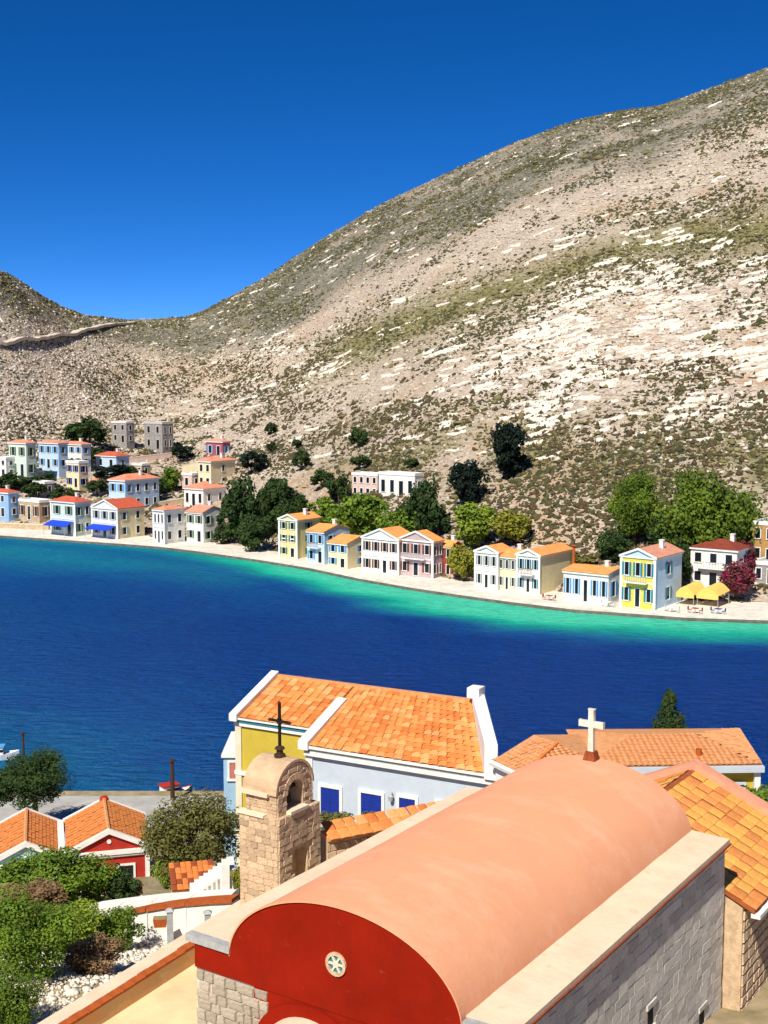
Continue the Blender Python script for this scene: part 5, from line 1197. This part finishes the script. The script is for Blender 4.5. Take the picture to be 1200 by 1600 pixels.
# stone wall with tiled coping under the white house windows
pts = [at(500, 1306, 38.2), at(570, 1293, 38.9), at(640, 1280, 39.6), at(712, 1266, 40.4)]
wl3 = strip_wall('garden_wall', pts, .5, 3.2, M_bmort, 'stone garden wall with orange tile coping below the blue windows', 'wall', M_tile2)
d3 = (pts[-1]-pts[0]); d3.z = 0; L3 = d3.length; d3.normalize()
lay_stones(wl3, Vector((d3.y,-d3.x,0))*.5+Vector((0,0,-1.6)), d3, (0,0,1), (d3.y,-d3.x,0), L3*.7, 1.5, 6, .34, BS, seed=61)
tile_slope(wl3, Vector((d3.y,-d3.x,0))*.75+Vector((0,0,.10)), Vector((d3.y,-d3.x,0))*.75+d3*L3+Vector((0,0,.14)), Vector((0,0,.42)), d3*L3+Vector((0,0,.46)), 2, 13, zs=.06, seed=62)

# pebbles and rubble
def near_scatter(name, n, reg, size, m, label, cat, sq=(1,1,.7)):
    px = rng.uniform(reg[0], reg[2], n); y = rng.uniform(reg[1], reg[3], n); x = (px-600)/FPX*y; z = near_z(x, y)
    s = screen(x, y, z); 
    k = (s[1] > reg[4]) & (s[1] < reg[5]); return scatter(name, (x[k], y[k], z[k]+.02), size, ICO_V, ICO_F, m, label, cat, sq)
M_peb = mat('white_pebble', (.80,.76,.68), .3, 2, col2=(.55,.48,.39))
near_scatter('rubble', 9000, (-40, 33, 330, 47, 1440, 1660), lambda n: .025+rng.exponential(.028, n), M_peb, 'whitish rubble and pebbles outside the courtyard wall', 'rubble')
near_scatter('slope_stones', 3000, (-40, 45, 420, 66, 1300, 1480), lambda n: .03+rng.exponential(.035, n), M_rock, 'small stones on the near slope', 'stones')

# ------------------------------------------------------------------ near plants
T('olive_bush', L_olive, 301, 1240, 1372, 165, 'large grey olive bush between the red house and the belfry', 'bush', Y=60, fine=3, trunk=.03)
T('tree', L_dark, 56, 1170, 1262, 118, 'round dark tree on the near quay with the lamp post behind', Y=90, fine=3, trunk=.04)
T('tree', L_dark, -4, 1196, 1268, 70, 'dark tree cut by the left edge near the water', Y=90, fine=2, trunk=.04)
N_ = 'near'
T('bush', L_mid, 60, 1324, 1420, 150, 'green bush in front of the light blue gabled house', 'bush', Y=N_, fine=2, trunk=.05)
T('bush', L_mid, 132, 1334, 1418, 100, 'green bush below the red gabled house', 'bush', Y=N_, fine=2, trunk=.05, var=1)
T('bush', L_dark, 188, 1352, 1416, 60, 'small dark bush right below the red gabled house', 'bush', Y=N_, fine=1, trunk=.05)
T('bush', L_lite, 262, 1336, 1388, 46, 'bright yellow green bush under the olive bush', 'bush', Y=N_, fine=1, trunk=.05)
T('bush', L_mid, 44, 1394, 1528, 160, 'biggest green bush at the left of the near slope', 'bush', Y=N_, fine=3, trunk=.03)
T('bush', L_lite, 112, 1402, 1488, 110, 'bright green bush in the middle of the near slope', 'bush', Y=N_, fine=2, trunk=.03)
T('bush', L_mid, 180, 1414, 1486, 84, 'green bush touching the white terrace wall', 'bush', Y=N_, fine=2, trunk=.03, var=1)
T('bush', L_mid, 4, 1512, 1625, 120, 'green bush in the lower left corner', 'bush', Y=N_, fine=3, trunk=.03, var=1)
T('dry_bush', L_dry, 148, 1464, 1520, 104, 'brown dried bush over the white rubble', 'bush', Y=N_, fine=2, trunk=.03)
T('dry_bush', L_dry, 44, 1384, 1440, 124, 'brown dried bush between the two green bush rows', 'bush', Y=N_, fine=2, trunk=.03, var=1)
T('bush', L_dry, 205, 1378, 1408, 40, 'small brown bush right of the small dark bush', 'bush', Y=N_, fine=1, trunk=.05)
T('bush', L_olive, 523, 1262, 1306, 52, 'olive bush under the first blue window', 'bush', Y=44, fine=1, trunk=.05)
T('bush', L_olive, 580, 1266, 1300, 46, 'olive bush under the second blue window', 'bush', Y=45, fine=1, trunk=.05, var=1)
T('cypress', L_dark, 1044, 1080, 1210, 74, 'dark pointed conifer rising behind the peach tiled roof', 'tree', Y=72, shape='cone', fine=2, trunk=.06)
T('bush', L_mid, 1188, 1222, 1300, 70, 'green bush below the yellow window wall at the right edge', 'bush', Y=55, fine=1, trunk=.05)
T('bush', L_yel, 375, 1345, 1400, 26, 'yellow green plant at the foot of the belfry', 'bush', Y=42, fine=0, trunk=.05)
